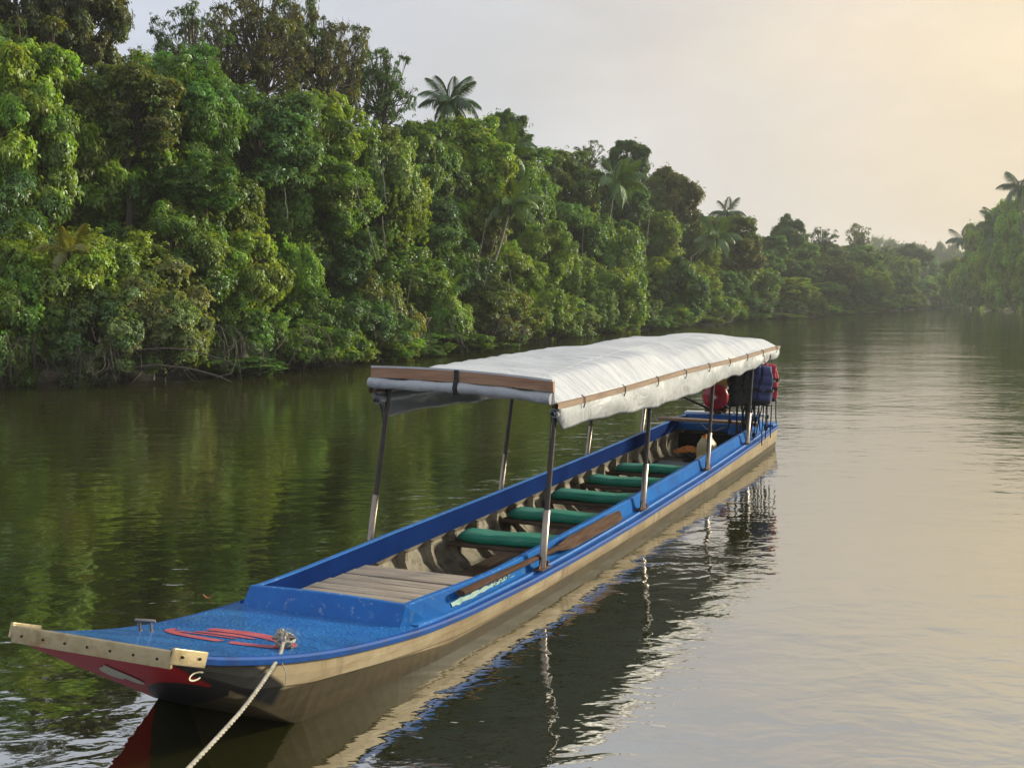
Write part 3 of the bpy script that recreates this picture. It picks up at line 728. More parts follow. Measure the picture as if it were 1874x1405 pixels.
M['rail'] = surf('rail_wood', (0.20, 0.12, 0.075), (0.36, 0.25, 0.17), 5.0, 0.65, stretch=(9, .6, 9), bump=.2, bscale=12, bdist=.005, c3=(0.08, 0.04, 0.025), c3scale=5, c3lo=.56, c3hi=.72)
M['paddle'] = surf('paddle_wood', (0.060, 0.033, 0.022), (0.13, 0.078, 0.055), 5.0, 0.85, spec=.08, stretch=(7, .6, 7), bump=.25, bscale=14, bdist=.004, c3=(0.06, 0.03, 0.02), c3scale=6, c3lo=.55, c3hi=.7)
M['green'] = surf('green_vinyl', (0.006, 0.20, 0.125), (0.018, 0.30, 0.19), 5.0, 0.35, 0.5, bump=.5, bscale=11, bdist=.02, c3=(0.20, 0.42, 0.33), c3scale=7, c3lo=.54, c3hi=.85, stretch=(.6, 1.6, 1))
M['steel'] = surf('worn_steel', (0.24, 0.20, 0.17), (0.40, 0.35, 0.30), 8.0, 0.3, 0.45, metal=1.0, stretch=(1, 1, .4), c3=(0.2, 0.12, 0.08), c3scale=7, c3lo=.62, c3hi=.8)
M['alu'] = surf('worn_aluminium', (0.40, 0.32, 0.18), (0.62, 0.52, 0.34), 6.0, 0.3, 0.5, metal=.75, c3=(0.26, 0.16, 0.05), c3scale=6, c3lo=.5, c3hi=.7, bump=.15, bscale=30)
M['pole'] = surf('dark_pole', (0.018, 0.013, 0.011), (0.05, 0.035, 0.027), 9.0, 0.38, 0.55, c3=(0.14, 0.07, 0.04), c3scale=12, c3lo=.66, c3hi=.8)
M['rust'] = surf('rusty_iron', (0.06, 0.025, 0.015), (0.16, 0.08, 0.05), 25.0, 0.8, bump=.3, bscale=60)
M['black'] = surf('black_fabric', (0.008, 0.008, 0.009), (0.018, 0.018, 0.02), 15.0, 0.75, bump=.2, bscale=60)
M['blackplastic'] = surf('black_engine', (0.010, 0.010, 0.011), (0.03, 0.028, 0.026), 12.0, 0.45)
M['navy'] = surf('navy_fabric', (0.045, 0.055, 0.15), (0.085, 0.10, 0.23), 5.0, 0.7, bump=.5, bscale=14, bdist=.02)
M['redfab'] = surf('red_fabric', (0.42, 0.03, 0.05), (0.55, 0.06, 0.08), 5.0, 0.7, bump=.4, bscale=14, bdist=.02)
M['greyfab'] = surf('charcoal_fabric', (0.012, 0.013, 0.014), (0.035, 0.037, 0.04), 5.0, 0.75, bump=.5, bscale=14, bdist=.02)
M['redpaint'] = surf('engine_red', (0.46, 0.012, 0.03), (0.58, 0.025, 0.05), 5.0, 0.3, coat=.3)
M['gold'] = surf('tank_gold', (0.50, 0.28, 0.05), (0.62, 0.38, 0.10), 5.0, 0.35)
M['white'] = surf('white_paint', (0.66, 0.66, 0.65), (0.78, 0.78, 0.77), 5.0, 0.45, c3=(.35, .33, .3), c3scale=9, c3lo=.6, c3hi=.8)
M['redmark'] = surf('faded_red_paint', (0.40, 0.055, 0.075), (0.50, 0.11, 0.13), 9.0, 0.4, c3=(0.03, .09, .3), c3scale=14, c3lo=.6, c3hi=.72, bump=.4, bscale=75, bdist=.004, vor=True)
M['creammark'] = surf('cream_mark', (0.72, 0.65, 0.50), (0.82, 0.76, 0.62), 6.0, 0.5)
M['can'] = surf('cream_plastic', (0.56, 0.45, 0.22), (0.68, 0.57, 0.33), 5.0, 0.4, c3=(.3, .2, .08), c3scale=6, c3lo=.58, c3hi=.8)
M['redcap'] = surf('red_plastic', (0.55, 0.02, 0.02), (0.6, 0.03, 0.03), 5.0, 0.4)
M['orange'] = surf('orange_cloth', (0.55, 0.17, 0.03), (0.72, 0.28, 0.06), 9.0, 0.8, bump=.6, bscale=25, bdist=.02)
M['tealbox'] = surf('dark_teal_vinyl', (0.010, 0.05, 0.075), (0.02, 0.085, 0.12), 5.0, 0.45)
M['rope'] = surf('weathered_rope', (0.30, 0.27, 0.22), (0.52, 0.48, 0.41), 25.0, 0.85, bump=.6, bscale=90)
M['sticker'] = surf('torn_sticker', (0.30, 0.44, 0.41), (0.42, 0.55, 0.50), 9.0, 0.8, spec=.1, c3=(.2, .35, .36), c3scale=14, c3lo=.58, c3hi=.7)
M['ink'] = surf('sticker_ink', (0.10, 0.20, 0.20), (0.14, 0.26, 0.25), 9.0, 0.5)
M['hole'] = surf('dark_hole', (0.008, 0.008, 0.008), None, 5, .8)
M['pvc'] = surf('grey_pipe', (0.05, 0.085, 0.10), (0.08, 0.12, 0.14), 5, .4)

def tarp_mat(name, a, b_, st=(1.2, 9, 1), bs=1.0, bd=.03):
    m, t, o = new_mat(name)
    p = N(t, 'ShaderNodeBsdfPrincipled'); p.inputs['Roughness'].default_value = .42; p.inputs['Specular IOR Level'].default_value = .5
    tc = N(t, 'ShaderNodeTexCoord')
    n1 = N(t, 'ShaderNodeTexNoise'); n1.inputs['Scale'].default_value = 2.2; n1.inputs['Detail'].default_value = 7
    t.links.new(tc.outputs['Object'], n1.inputs['Vector'])
    r = N(t, 'ShaderNodeValToRGB'); r.color_ramp.elements[0].position = .3; r.color_ramp.elements[1].position = .6
    r.color_ramp.elements[0].color = (*a, 1); r.color_ramp.elements[1].color = (*b_, 1); t.links.new(n1.outputs['Fac'], r.inputs['Fac'])
    n3 = N(t, 'ShaderNodeTexNoise'); n3.inputs['Scale'].default_value = 11; n3.inputs['Detail'].default_value = 9; t.links.new(tc.outputs['Object'], n3.inputs['Vector'])
    mr = N(t, 'ShaderNodeMapRange'); mr.inputs['From Min'].default_value = .6; mr.inputs['From Max'].default_value = .78; mr.inputs['To Max'].default_value = .5; t.links.new(n3.outputs['Fac'], mr.inputs['Value'])
    mx = N(t, 'ShaderNodeMix', data_type='RGBA'); t.links.new(mr.outputs[0], mx.inputs['Factor']); t.links.new(r.outputs[0], mx.inputs['A']); mx.inputs['B'].default_value = (.38, .34, .28, 1)
    t.links.new(mx.outputs['Result'], p.inputs['Base Color'])
    mp = N(t, 'ShaderNodeMapping'); mp.inputs['Scale'].default_value = st; mp.inputs['Rotation'].default_value = (0, 0, .12); t.links.new(tc.outputs['Object'], mp.inputs['Vector'])
    n2 = N(t, 'ShaderNodeTexNoise'); n2.inputs['Scale'].default_value = 2.2; n2.inputs['Detail'].default_value = 5; n2.inputs['Distortion'].default_value = 1.6; t.links.new(mp.outputs[0], n2.inputs['Vector'])
    b = N(t, 'ShaderNodeBump'); b.inputs['Strength'].default_value = bs; b.inputs['Distance'].default_value = bd; t.links.new(n2.outputs['Fac'], b.inputs['Height'])
    t.links.new(b.outputs[0], p.inputs['Normal'])
    tr = N(t, 'ShaderNodeBsdfTranslucent'); tr.inputs['Color'].default_value = (.6, .6, .58, 1)
    ms = N(t, 'ShaderNodeMixShader'); ms.inputs[0].default_value = .12; t.links.new(p.outputs[0], ms.inputs[1]); t.links.new(tr.outputs[0], ms.inputs[2])
    t.links.new(ms.outputs[0], o.inputs['Surface']); return m
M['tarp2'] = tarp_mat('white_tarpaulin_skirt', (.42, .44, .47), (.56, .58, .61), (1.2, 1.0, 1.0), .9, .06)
M['tarp'] = tarp_mat('white_tarpaulin', (.50, .52, .55), (.66, .68, .71), (1.1, 3.6, 1), .7, .04)

# painted hull: cream sides, red and black bow (object coordinates: x = across, y = aft, z = up)
m, t, o = new_mat('hull_paint'); M['hull'] = m
p = N(t, 'ShaderNodeBsdfPrincipled'); p.inputs['Roughness'].default_value = .55; p.inputs['Specular IOR Level'].default_value = .15
tc = N(t, 'ShaderNodeTexCoord'); sp = N(t, 'ShaderNodeSeparateXYZ'); t.links.new(tc.outputs['Object'], sp.inputs[0])
def mth(op, a, b_=None, c=None):
    n = N(t, 'ShaderNodeMath', operation=op)
    for i, v in enumerate((a, b_, c)):
        if v is None: continue
        if isinstance(v, (int, float)): n.inputs[i].default_value = v
        else: t.links.new(v, n.inputs[i])
    return n.outputs[0]
X_, Y_, Z_ = sp.outputs[0], sp.outputs[1], sp.outputs[2]
def stepv(v, e, w=.006):
    n = N(t, 'ShaderNodeMapRange'); n.inputs['From Min'].default_value = e - w; n.inputs['From Max'].default_value = e + w; t.links.new(v, n.inputs['Value']); return n.outputs[0]
def noise(scale, det=6, st=(1, 1, 1)):
    mp = N(t, 'ShaderNodeMapping'); mp.inputs['Scale'].default_value = st; t.links.new(tc.outputs['Object'], mp.inputs['Vector'])
    n = N(t, 'ShaderNodeTexNoise'); n.inputs['Scale'].default_value = scale; n.inputs['Detail'].default_value = det; n.inputs['Roughness'].default_value = .65; t.links.new(mp.outputs[0], n.inputs['Vector']); return n.outputs['Fac']
def mixc(f, a, b_):
    n = N(t, 'ShaderNodeMix', data_type='RGBA'); t.links.new(f, n.inputs['Factor'])
    for k, v in (('A', a), ('B', b_)):
        if isinstance(v, tuple): n.inputs[k].default_value = (*v, 1)
        else: t.links.new(v, n.inputs[k])
    return n.outputs['Result']
def rng(v, a, b_, c=0, d=1):
    n = N(t, 'ShaderNodeMapRange'); n.inputs['From Min'].default_value = a; n.inputs['From Max'].default_value = b_; n.inputs['To Min'].default_value = c; n.inputs['To Max'].default_value = d; t.links.new(v, n.inputs['Value']); return n.outputs[0]
cream = mixc(rng(noise(2.2), .35, .65), (.27, .205, .125), (.44, .36, .24))
cream = mixc(rng(noise(5, 8, (1, .35, 3)), .50, .72, 0, .8), cream, (.22, .15, .085))
cream = mixc(rng(noise(3.5, 7, (1, 2.2, .35)), .56, .70, 0, .7), cream, (.15, .10, .055))
grime = mth('MULTIPLY', rng(mth('ADD', Z_, mth('MULTIPLY', noise(6, 5, (1, .6, 1)), .10)), .085, .15, 1, 0), .85)     # scum line at the water
cream = mixc(grime, cream, (.13, .095, .045))
low = mth('SUBTRACT', 1.0, stepv(mth('SUBTRACT', Z_, mth('MAXIMUM', mth('SUBTRACT', .110, mth('MULTIPLY', Y_, .12)), .074)), -.006, .005))
cream = mixc(mth('MULTIPLY', low, .94), cream, mixc(rng(noise(4, 7, (1, .5, 2)), .4, .65), (.030, .022, .010), (.075, .055, .026)))
# black bow band: bounded aft by a slanted line, red panel in front of it
side = stepv(X_, .425)
bl_r = mth('SUBTRACT', 1.0, stepv(mth('ADD', Y_, mth('MULTIPLY', X_, .75)), -1.065))
bl_s = mth('MULTIPLY', mth('SUBTRACT', 1.0, stepv(mth('ADD', Y_, mth('MULTIPLY', Z_, 1.3)), -.74, .015)), mth('SUBTRACT', 1.0, stepv(Y_, -1.08, .015)))
blk = mth('ADD', mth('MULTIPLY', bl_s, side), mth('MULTIPLY', bl_r, mth('SUBTRACT', 1.0, side)))
colr = mixc(blk, cream, (.006, .006, .007))
red_v = mth('SUBTRACT', mth('ADD', Y_, mth('MULTIPLY', X_, .696)), mth('MULTIPLY', mth('MULTIPLY', X_, X_), 1.04))
red = mth('MULTIPLY', mth('SUBTRACT', 1.0, stepv(red_v, -1.376)), mth('SUBTRACT', 1.0, stepv(X_, .41)))
redc = mixc(rng(noise(9, 6, (1, 1, 3)), .62, .75, 0, .5), (.55, .010, .025), (.58, .22, .18))
colr = mixc(red, colr, redc)
t.links.new(colr, p.inputs['Base Color'])
bn = N(t, 'ShaderNodeBump'); bn.inputs['Strength'].default_value = .25; bn.inputs['Distance'].default_value = .01; t.links.new(noise(7, 5), bn.inputs['Height']); t.links.new(bn.outputs[0], p.inputs['Normal'])
t.links.new(p.outputs[0], o.inputs['Surface'])

# ------------------------------------------------------------------ the boat: hull, decks, coaming   local = (across, aft, up)
boat = empty('river_boat', BO, -PSI)
tag(boat, 'long blue and cream wooden passenger boat with white tarpaulin roof, moored on the river', 'boat')
SS = sorted(set([round(v, 3) for v in np.concatenate([np.linspace(-1.745, .6, 30), np.linspace(.6, 10.05, 40)])]))
RS, RZ = [-1.745, -1.42, -1.0, -.9, -.5, 0.0, 10.05], [.535, .325, .06, -.005, -.17, -.24, -.24]
def zb(s): return lerp(RS, RZ, s)
def zk_(s): return lerp([-1.745, -1.29, -.9, -.36, .35, 1.5, 10.05], [.545, .30, .215, .150, .090, .072, .072], s)      # chine line
def hull_half(s):
    y, z = yo(s), zd(s); b_ = zb(s)
    zt = z - .036                                     # underside of the blue edge
    zk = min(max(zk_(s), b_ + .012), zt - .012); yk = y - .026; yw = min(ywl(s), yk - .012)
    zl = max(b_, -.03)
    return [(y - .012, zt), (y - .016, (zt + zk) / 2), (yk, zk), (yk * .96 + yw * .04 - .006, zk - .010 if zk - .010 > zl else (zk + zl) / 2), (yw, zl), (yw * .62, min(b_, zl) - .003), (0, min(b_, zl) - .005)]
b = MB(); rows_ = []
for s in SS:
    h = hull_half(s); rows_.append([(-x, s, z) for x, z in h] + [(x, s, z) for x, z in reversed(h[:-1])])
b.grid(rows_, sm=False, flip=False)
h = rows_[-1]; b.add(h, [tuple(range(len(h)))]); h = rows_[0]; b.add(h, [tuple(range(len(h)))[::-1]])
hull = b.build('hull', M['hull'], boat, weld=True)
md = hull.modifiers.new('soft', 'BEVEL'); md.width = .006; md.segments = 1; md.limit_method = 'ANGLE'; md.angle_limit = .6
# blue edge moulding (gunwale), port and starboard, with a lip
CY0, CY1 = 0.0, 9.72                                   # cockpit
def ycm(s): return lerp([0, 1.2, 2.5, 6, 8.5, 9.72], [.505, .520, .535, .540, .530, .51], s)    # top of coaming
def zcm(s): return zd(s) + lerp([0, .6, 1.6, 9.72], [.112, .130, .148, .148], s)
for sg in (-1, 1):
    b = MB(); rows_ = []
    for s in SS:
        y, z = yo(s), zd(s)
        rows_.append([(sg * (y - .014), s, z - .038), (sg * y, s, z - .034), (sg * (y + .004), s, z - .01), (sg * (y - .004), s, z + .001), (sg * (y - .03), s, z + .003)])
    b.grid(rows_, sm=False, flip=sg > 0)
    b.build('gunwale', M['edgeblue'], boat)
def _bl(s): q = min(1, max(0, s / 1.2)); return q * q * (3 - 2 * q)
def ycs(s, sg): return ycm(s) + (.045 * _bl(s) * (1 if s < 8.6 else max(0, (9.72 - s) / 1.12)) if sg > 0 else 0)
def zcs(s, sg): return zcm(s) - (.032 * _bl(s) if sg > 0 else 0)
# foredeck
def dz(s, x): return zd(s) + .012 * (1 - (x / max(yo(s), .1)) ** 2)
b = MB(); rows_ = []
for s in np.linspace(-1.74, .02, 36):
    y = yo(s) - .025; rows_.append([(y * k, s, dz(s, y * k) + .002) for k in np.linspace(-1, 1, 17)])
b.grid(rows_, flip=True)
foredeck = b.build('foredeck', M['deckblue'], boat)
# side decks beside the coaming, with the raised bead
for sg in (-1, 1):
    b = MB(); rows_ = []
    for s in [v for v in SS if v >= -.05]:
        s = max(s, .0); yb_ = min(ycm(min(s, 9.72)) + .085, yo(s) - .06)
        z = zd(s); w = yo(s) - .025
        rows_.append([(sg * (yb_ - .03), s, z + .012), (sg * yb_, s, z + .010), (sg * (yb_ + (w - yb_) * .42), s, z + .006), (sg * (yb_ + (w - yb_) * .47), s, z + .016), (sg * (yb_ + (w - yb_) * .56), s, z + .015), (sg * (yb_ + (w - yb_) * .61), s, z + .001), (sg * w, s, z + .0015)])
    b.grid(rows_, sm=False, flip=sg < 0)
    b.build('side_deck', M['blue'], boat)
# coaming: raked front board, sloping sides, stern board
def coam_ring(s, sg):
    yt, zt = ycs(s, sg), zcs(s, sg); yb_ = min(ycm(s) + .085 if s > .4 else ycm(s) + .02 + .065 * s / .4, yo(s) - .06)
    return [(sg * yb_, s, zd(s) + .004), (sg * (yt + .012), s, zt - .006), (sg * (yt + .004), s, zt), (sg * (yt - .026), s, zt), (sg * (yt - .032), s, zt - .006), (sg * (yt - .036), s, zt - .115), (sg * (yt - .016), s, zt - .122), (sg * (yt - .016), s, zt - .165)]
cs_ = list(np.linspace(0.0, 9.72, 60))
for sg in (-1, 1):
    b = MB(); b.grid([coam_ring(s, sg)[:2] for s in cs_], sm=False, flip=sg > 0)
    cside = b.build('coaming_side', M['blueside'], boat)
    b = MB(); b.grid([coam_ring(s, sg)[1:5] for s in cs_], sm=False, flip=sg > 0); b.build('coaming_top', M['blue'], cside)
    b = MB(); b.grid([coam_ring(s, sg)[4:] for s in cs_], sm=False, flip=sg > 0); b.build('inner_face', M['shadeblue'], cside)
def front_z(x): return zcm(0) + .018 * (1 - (x / .505) ** 2)
b = MB(); rows_ = []
for x in np.linspace(-.517, .517, 19):
    zt = front_z(x) if abs(x) < .505 else zcm(0)
    fo = .022 * (1 - (x / .517) ** 2)
    rows_.append([(x, -.075 - fo, dz(-.06, x) - .003), (x, -.066 - fo, dz(-.06, x) + .012), (x, -.004 - fo, zt - .006), (x, .004 - fo, zt + .0005), (x, .030 - fo, zt + .0005), (x, .036 - fo, zt - .006), (x, .038 - fo, zt - .12)])
b.grid(rows_, sm=False, flip=False); b.build('coaming_front', M['blue'], boat)
for sg in (-1, 1):   # corner returns
    b = MB(); yb_ = .505 + .02
    b.grid([[(sg * .517, -.075, zd(-.06) - .004), (sg * .517, -.004, zcm(0) - .006), (sg * .512, .004, zcm(0))], [(sg * (yb_ + .001), .002, zd(0) + .002), (sg * .5172, .002, zcm(0) - .006), (sg * .512, .006, zcm(0))]], sm=False, flip=sg > 0)
    b.build('coaming_corner', M['blueside'], boat)
# inner shell, floor
b = MB(); rows_ = []
for s in np.linspace(.03, 9.7, 40):
    y = ycm(s); yr = ycs(s, 1); rows_.append([(-(y - .012), s, zcm(s) - .16), (-(y + .02), s, .13), (-(y - .02), s, .02), (-(y - .13), s, -.10), (-(y - .2), s, -.13), (0, s, -.135), (y - .2, s, -.13), (y - .13, s, -.10), (y - .02, s, .02), (y + .02, s, min(.13, zcs(s, 1) - .17)), (yr - .012, s, zcs(s, 1) - .16)])
b.grid(rows_, sm=False, flip=True); inner = b.build('inner_shell', M['cream_in'], boat)
for i in range(21):
    s = .55 + i * .405
    if s > 8.9: break
    y = ycm(s)
    for sg in (-1, 1):
        b = MB()
        prof = [(y - .004, zcm(s) - .155), (y + .02, .13), (y - .022, .015), (y - .135, -.1), (y - .26, -.125)]
        prin = [(y - .06, zcm(s) - .17), (y - .055, .11), (y - .095, .0), (y - .2, -.085), (y - .27, -.10)]
        vsA = [(sg * x, s - .022, z) for x, z in prof] + [(sg * x, s - .018, z) for x, z in prin]
        vsB = [(sg * x, s + .022, z) for x, z in prof] + [(sg * x, s + .018, z) for x, z in prin]
        b.grid([vsA[:5], vsA[5:], vsB[5:], vsB[:5]], sm=False, flip=sg > 0); b.build('rib', M['cream_in'], inner)
for k in range(5):
    b = MB(); x = (k - 2) * .125; b.bbox((x, 5.0, -.088), (.115, 7.6, .022), .004); b.build('floorboard', M['floor'], boat)
# bow platform planks
for k in range(8):
    s = .09 + k * .126; w_ = .118
    L0 = -(ycm(s) - .055) + (.0 if k < 3 else .012 * (k - 2)) + random.Random(k).uniform(-.006, .01); L1 = ycm(s) - .05
    b = MB(); b.bbox(((L0 + L1) / 2, s + w_ / 2, .232 + random.Random(k + 9).uniform(-.003, .003)), (L1 - L0, w_, .022), .004, Matrix.Rotation(random.Random(k + 3).uniform(-.006, .006), 3, 'Z'))
    b.build('plank', M['plank'], boat)
b = MB(); b.box((0, 1.07, .13), (.86, .03, .17)); b.build('platform_support', M['cream_in'], boat)
# benches and their cushions
BS = [2.63, 3.63, 4.63, 5.6, 6.53]
NM = ['nearest the bow', 'second from the bow', 'third from the bow, middle one', 'fourth from the bow', 'farthest from the bow']
def cushion(s, label, i):
    rg = random.Random(i * 3 + 1); root = empty('seat_cushion', bw_(s + rg.uniform(-.02, .02), rg.uniform(-.012, .012), .105), -PSI + rg.uniform(-.03, .03))
    b = MB(); rows_ = []; Lh = .455; nseg = 26
    for k in range(nseg + 1):
        x = -Lh + 2 * Lh * k / nseg; e = min(1.0, (Lh - abs(x)) / .085); tp = (.30 + .70 * math.sin(e * math.pi / 2) ** .8)
        wv = 1 + .025 * math.sin(x * 17 + i) + .018 * math.sin(x * 41 + i * 2)
        hy, hz_ = .115 * (.45 + .55 * tp) * wv, .046 * tp * wv; cz = .044 - .024 * (1 - tp) - .010 * math.cos(x * 3.4 + rg.uniform(-.05, .05)) * (1 if i % 2 else .5) + .005 * math.sin(x * 9 + i * 2)
        row = []
        for q in range(18):
            a = 2 * math.pi * q / 18; ca, sa = math.cos(a), math.sin(a)
            row.append((x, hy * math.copysign(abs(ca) ** .55, ca), cz + hz_ * math.copysign(abs(sa) ** .7, sa)))
        rows_.append(row)
    b.grid(rows_, closed=True); b.add(rows_[0], [tuple(range(18))]); b.add(rows_[-1], [tuple(range(17, -1, -1))])
    b.build('cover', M['green'], root, weld=True)
    for sg in (-1, 1):
        b = MB(); b.tube([(r_[0][0], sg * max(abs(q[1]) for q in r_) * .985, sum(q[2] for q in r_) / len(r_) + .008) for r_ in rows_[1:-1]], .0035, 5); b.build('piping', M['green'], root)
    b = MB()
    for sg in (-1, 1):
        b.tube([(sg * .448, 0, .03), (sg * .475, .01, .028), (sg * .49, -.01, .006)], [.016, .01, .006], 6)
    b.build('tie', M['black'], root)
    tag(root, label, 'cushion', 'green seat cushions')
for i, s in enumerate(BS):
    b = MB(); b.bbox((0, s - .02, .088), (2 * ycm(s) - .075, .27, .03), .005); b.build('bench', M['floor'], boat)
    b = MB(); b.bbox((0, s + .14, .062), (2 * ycm(s) - .09, .03, .06), .004); b.build('bench_support', M['floor'], boat)
    cushion(s, f'green vinyl bench cushion {NM[i]}', i)
# --- stern
b = MB()
for s0, mat in ((9.05, 'bulkhead'),):
    b.box((0, 9.30, .04), (.98, .02, .36))
b.build('bulkhead', M['hole'], boat)
b = MB(); b.bbox((0, 9.27, .315), (1.0, .05, .10), .006); b.build('bulkhead_rail', M['blue'], boat)
b = MB(); b.bbox((-.03, 9.02, .425), (1.30, .17, .035), .006, Matrix.Rotation(.015, 3, 'Y')); b.build('rear_thwart', M['rail'], boat)
b = MB(); b.bbox((.38, 8.93, .33), (.2, .16, .12), .01); b.build('stern_box', M['blue'], boat)
b = MB(); b.bbox((0, 9.70, .33), (1.04, .04, .22), .006); b.build('coaming_rear', M['blue'], boat)
b = MB(); b.bbox((0, 9.88, .322), (1.40, .34, .03), .008); b.build('stern_deck', M['blue'], boat)
b = MB(); b.bbox((0, 9.93, .437), (1.12, .16, .035), .008); b.bbox((0, 9.93, .38), (.3, .12, .09), .008); b.build('transom_cap', M['white'], boat)
# --- bow fittings
b = MB(); b.bbox((0, -1.752, .572), (.866, .016, .075), .004)
for sg in (-1, 1):
    b.bbox((sg * .450, -1.668, .556), (.014, .19, .066), .004, Matrix.Rotation(-sg * .14, 3, 'Z') @ Matrix.Rotation(-.36, 3, 'X'))
bowp = b.build('bow_plate', M['alu'], boat)
for k in range(7):
    b = MB(); x = -.37 + k * .123; b.tube([(x, -1.758, .570), (x, -1.764, .570)], [.0065, .005], 8); b.build('bolt', M['hole'], bowp)
for k in range(2):
    b = MB(); b.tube([(.452 + k * .012, -1.71 + k * .09, .572 - k * .033), (.460 + k * .012, -1.71 + k * .09, .572 - k * .033)], [.0065, .005], 8); b.build('bolt', M['hole'], bowp)
def ramp_p(x, s, off=.004): return (x, s - off * .55, zb(s) - .006 * (1 - abs(x) / .4) - off * .83)
b = MB(); hp = []                                     # cream heart-like mark on the red bow ramp
for k in range(28):
    a = 2 * math.pi * k / 28; hx = 16 * math.sin(a) ** 3; hy = 13 * math.cos(a) - 5 * math.cos(2 * a) - 2 * math.cos(3 * a) - math.cos(4 * a)
    x, v = hy * .0118, hx * .0050
    v *= 1.15; hp.append(ramp_p(-.125 - x * .42 + v * .9, -1.455 + x * .9 + v * .42))
b.add(hp + [ramp_p(-.125, -1.455)], [(i, (i + 1) % 28, 28) for i in range(28)]); b.build('painted_heart', M['creammark'], boat)
def side_p(s, z, off=.004):                           # point on the starboard topside near the bow
    h = hull_half(s); zs = [q[1] for q in h[:3]][::-1]; xs = [q[0] for q in h[:3]][::-1]; return (lerp(zs, xs, z) + off, s, z)
b = MB(); ro, ri = [], []
for k in range(25):
    a = 2 * math.pi * k / 24 * .8 + .4; ro.append(side_p(-1.60 + .038 * math.cos(a), .456 + .019 * math.sin(a))); ri.append(side_p(-1.60 + .030 * math.cos(a), .456 + .012 * math.sin(a)))
b.grid([ro, ri], sm=False); b.build('painted_ring', M['creammark'], boat)
# worn red oval on the foredeck
def deck_strip(name, f_in, f_out, a0, a1, n=40):
    b = MB(); r0, r1 = [], []
    for k in range(n + 1):
        a = a0 + (a1 - a0) * k / n; r0.append(f_in(a)); r1.append(f_out(a))
    P_ = lambda q: (q[0], q[1], dz(q[1], q[0]) + .0055)
    b.grid([[P_(q) for q in r0], [P_((q[0] * .5 + r[0] * .5, q[1] * .5 + r[1] * .5)) for q, r in zip(r0, r1)], [P_(q) for q in r1]], sm=True); b.build(name, M['redmark'], boat)
ell = lambda cx, cs2, rx, rs, rot: (lambda a: (cx + rx * math.cos(a) * math.cos(rot) - rs * math.sin(a) * math.sin(rot), cs2 + rx * math.cos(a) * math.sin(rot) + rs * math.sin(a) * math.cos(rot)))
deck_strip('painted_oval', ell(.03, -.90, .30, .105, -.02), ell(.05, -.895, .365, .195, -.02), -1.2, 2.3)
deck_strip('painted_oval', ell(.03, -.90, .31, .115, -.02), ell(.03, -.91, .345, .180, -.02), 3.0, 4.98)
deck_strip('painted_stripe', lambda a: (a, -.885 + .10 * a), lambda a: (a, -.815 + .10 * a - 1.6 * (a + .01) ** 2), -.17, .16)
deck_strip('painted_stripe', lambda a: (a, -.945 + .08 * a), lambda a: (a, -.915 + .08 * a), -.24, .10)
def cleat(s, x, name='cleat', ang=.4):
    b = MB(); z = dz(s, x); d = Vector((math.cos(ang), math.sin(ang), 0))
    for k in (-1, 1):
        c = Vector((x, s, z)) + d * .03 * k; b.tube([c, c + Vector((0, 0, .05))], .0065, 8); b.tube([c, c + Vector((0, 0, .006))], .014, 8)
    c = Vector((x, s, z + .052)); b.tube([c - d * .055, c - d * .05, c + d * .05, c + d * .055], [.006, .0095, .0095, .006], 8); b.build(name, M['steel'], boat)
cleat(-1.05, -.34, ang=.2); cleat(-.93, .385, ang=.5)

# --- roof posts
posts = []
for i, s in enumerate((1.575, 3.85, 6.15, 8.17)):
    for sg in (-1, 1):
        yb_ = .672; base = Vector((sg * yb_, s, zd(s) + .012))
        top = Vector((.045 + sg * .645, s + .19, 1.335 + .02 * (sg < 0)))
        b = MB(); mid = base.lerp(top, .345)
        b.tube([mid - (top - base) * .01, top], [.0185, .0185], 12); post = b.build('roof_post', M['pole'], boat)
        b = MB(); b.tube([base, mid, mid + (top - base) * .002], [.0245, .0245, .020], 14); b.build('sleeve', M['steel'], post)
        b = MB(); b.bbox((base.x, s + .0, zd(s) + .021), (.07, .17, .008), .002)
        b.tube([(base.x + .012, s + .06, zd(s) + .02), (base.x + .012, s + .06, zd(s) + .06)], .007, 6); b.tube([(base.x + .012, s + .06, zd(s) + .045), (base.x + .012, s + .06, zd(s) + .058)], .014, 6)
        b.add([base + Vector((0, -.075, .005)), base + Vector((0, -.02, .005)), base + Vector((0, -.02, .085)), base + Vector((.004, -.075, .005)), base + Vector((.004, -.02, .005)), base + Vector((.004, -.02, .085))], [(0, 1, 2), (3, 5, 4), (0, 2, 5, 3)])
        b.build('foot_bracket', M['rust'], post)
# --- roof
RF0, RF1 = 1.63, 9.74
def saw(s):   # the cloth drops behind each bow and tightens again towards the next
    v = 0
    for a_, c_, e_ in ((4.46, 5.10, 7.02), (7.06, 7.50, 9.3)):
        if a_ < s < c_: v = (s - a_) / (c_ - a_)
        elif c_ <= s < e_: v = 1 - (s - c_) / (e_ - c_)
    return v * v * (3 - 2 * v)
def crown_h(s): return lerp([1.63, 2.6, 3.8, 5.1, 5.75, 6.7, 7.6, 8.6, 9.3, 9.74], [.0, .03, .048, .065, .088, .062, .066, .04, -.02, -.05], s)
rgw = np.random.default_rng(5); WK = [(rgw.uniform(9, 34), rgw.uniform(0, 6), rgw.uniform(-3, 3), rgw.uniform(.3, 1)) for _ in range(9)]
def wrk(s, u): return sum(a_ * math.sin(k_ * s + p_ + q_ * u) for k_, p_, q_, a_ in WK) / 4
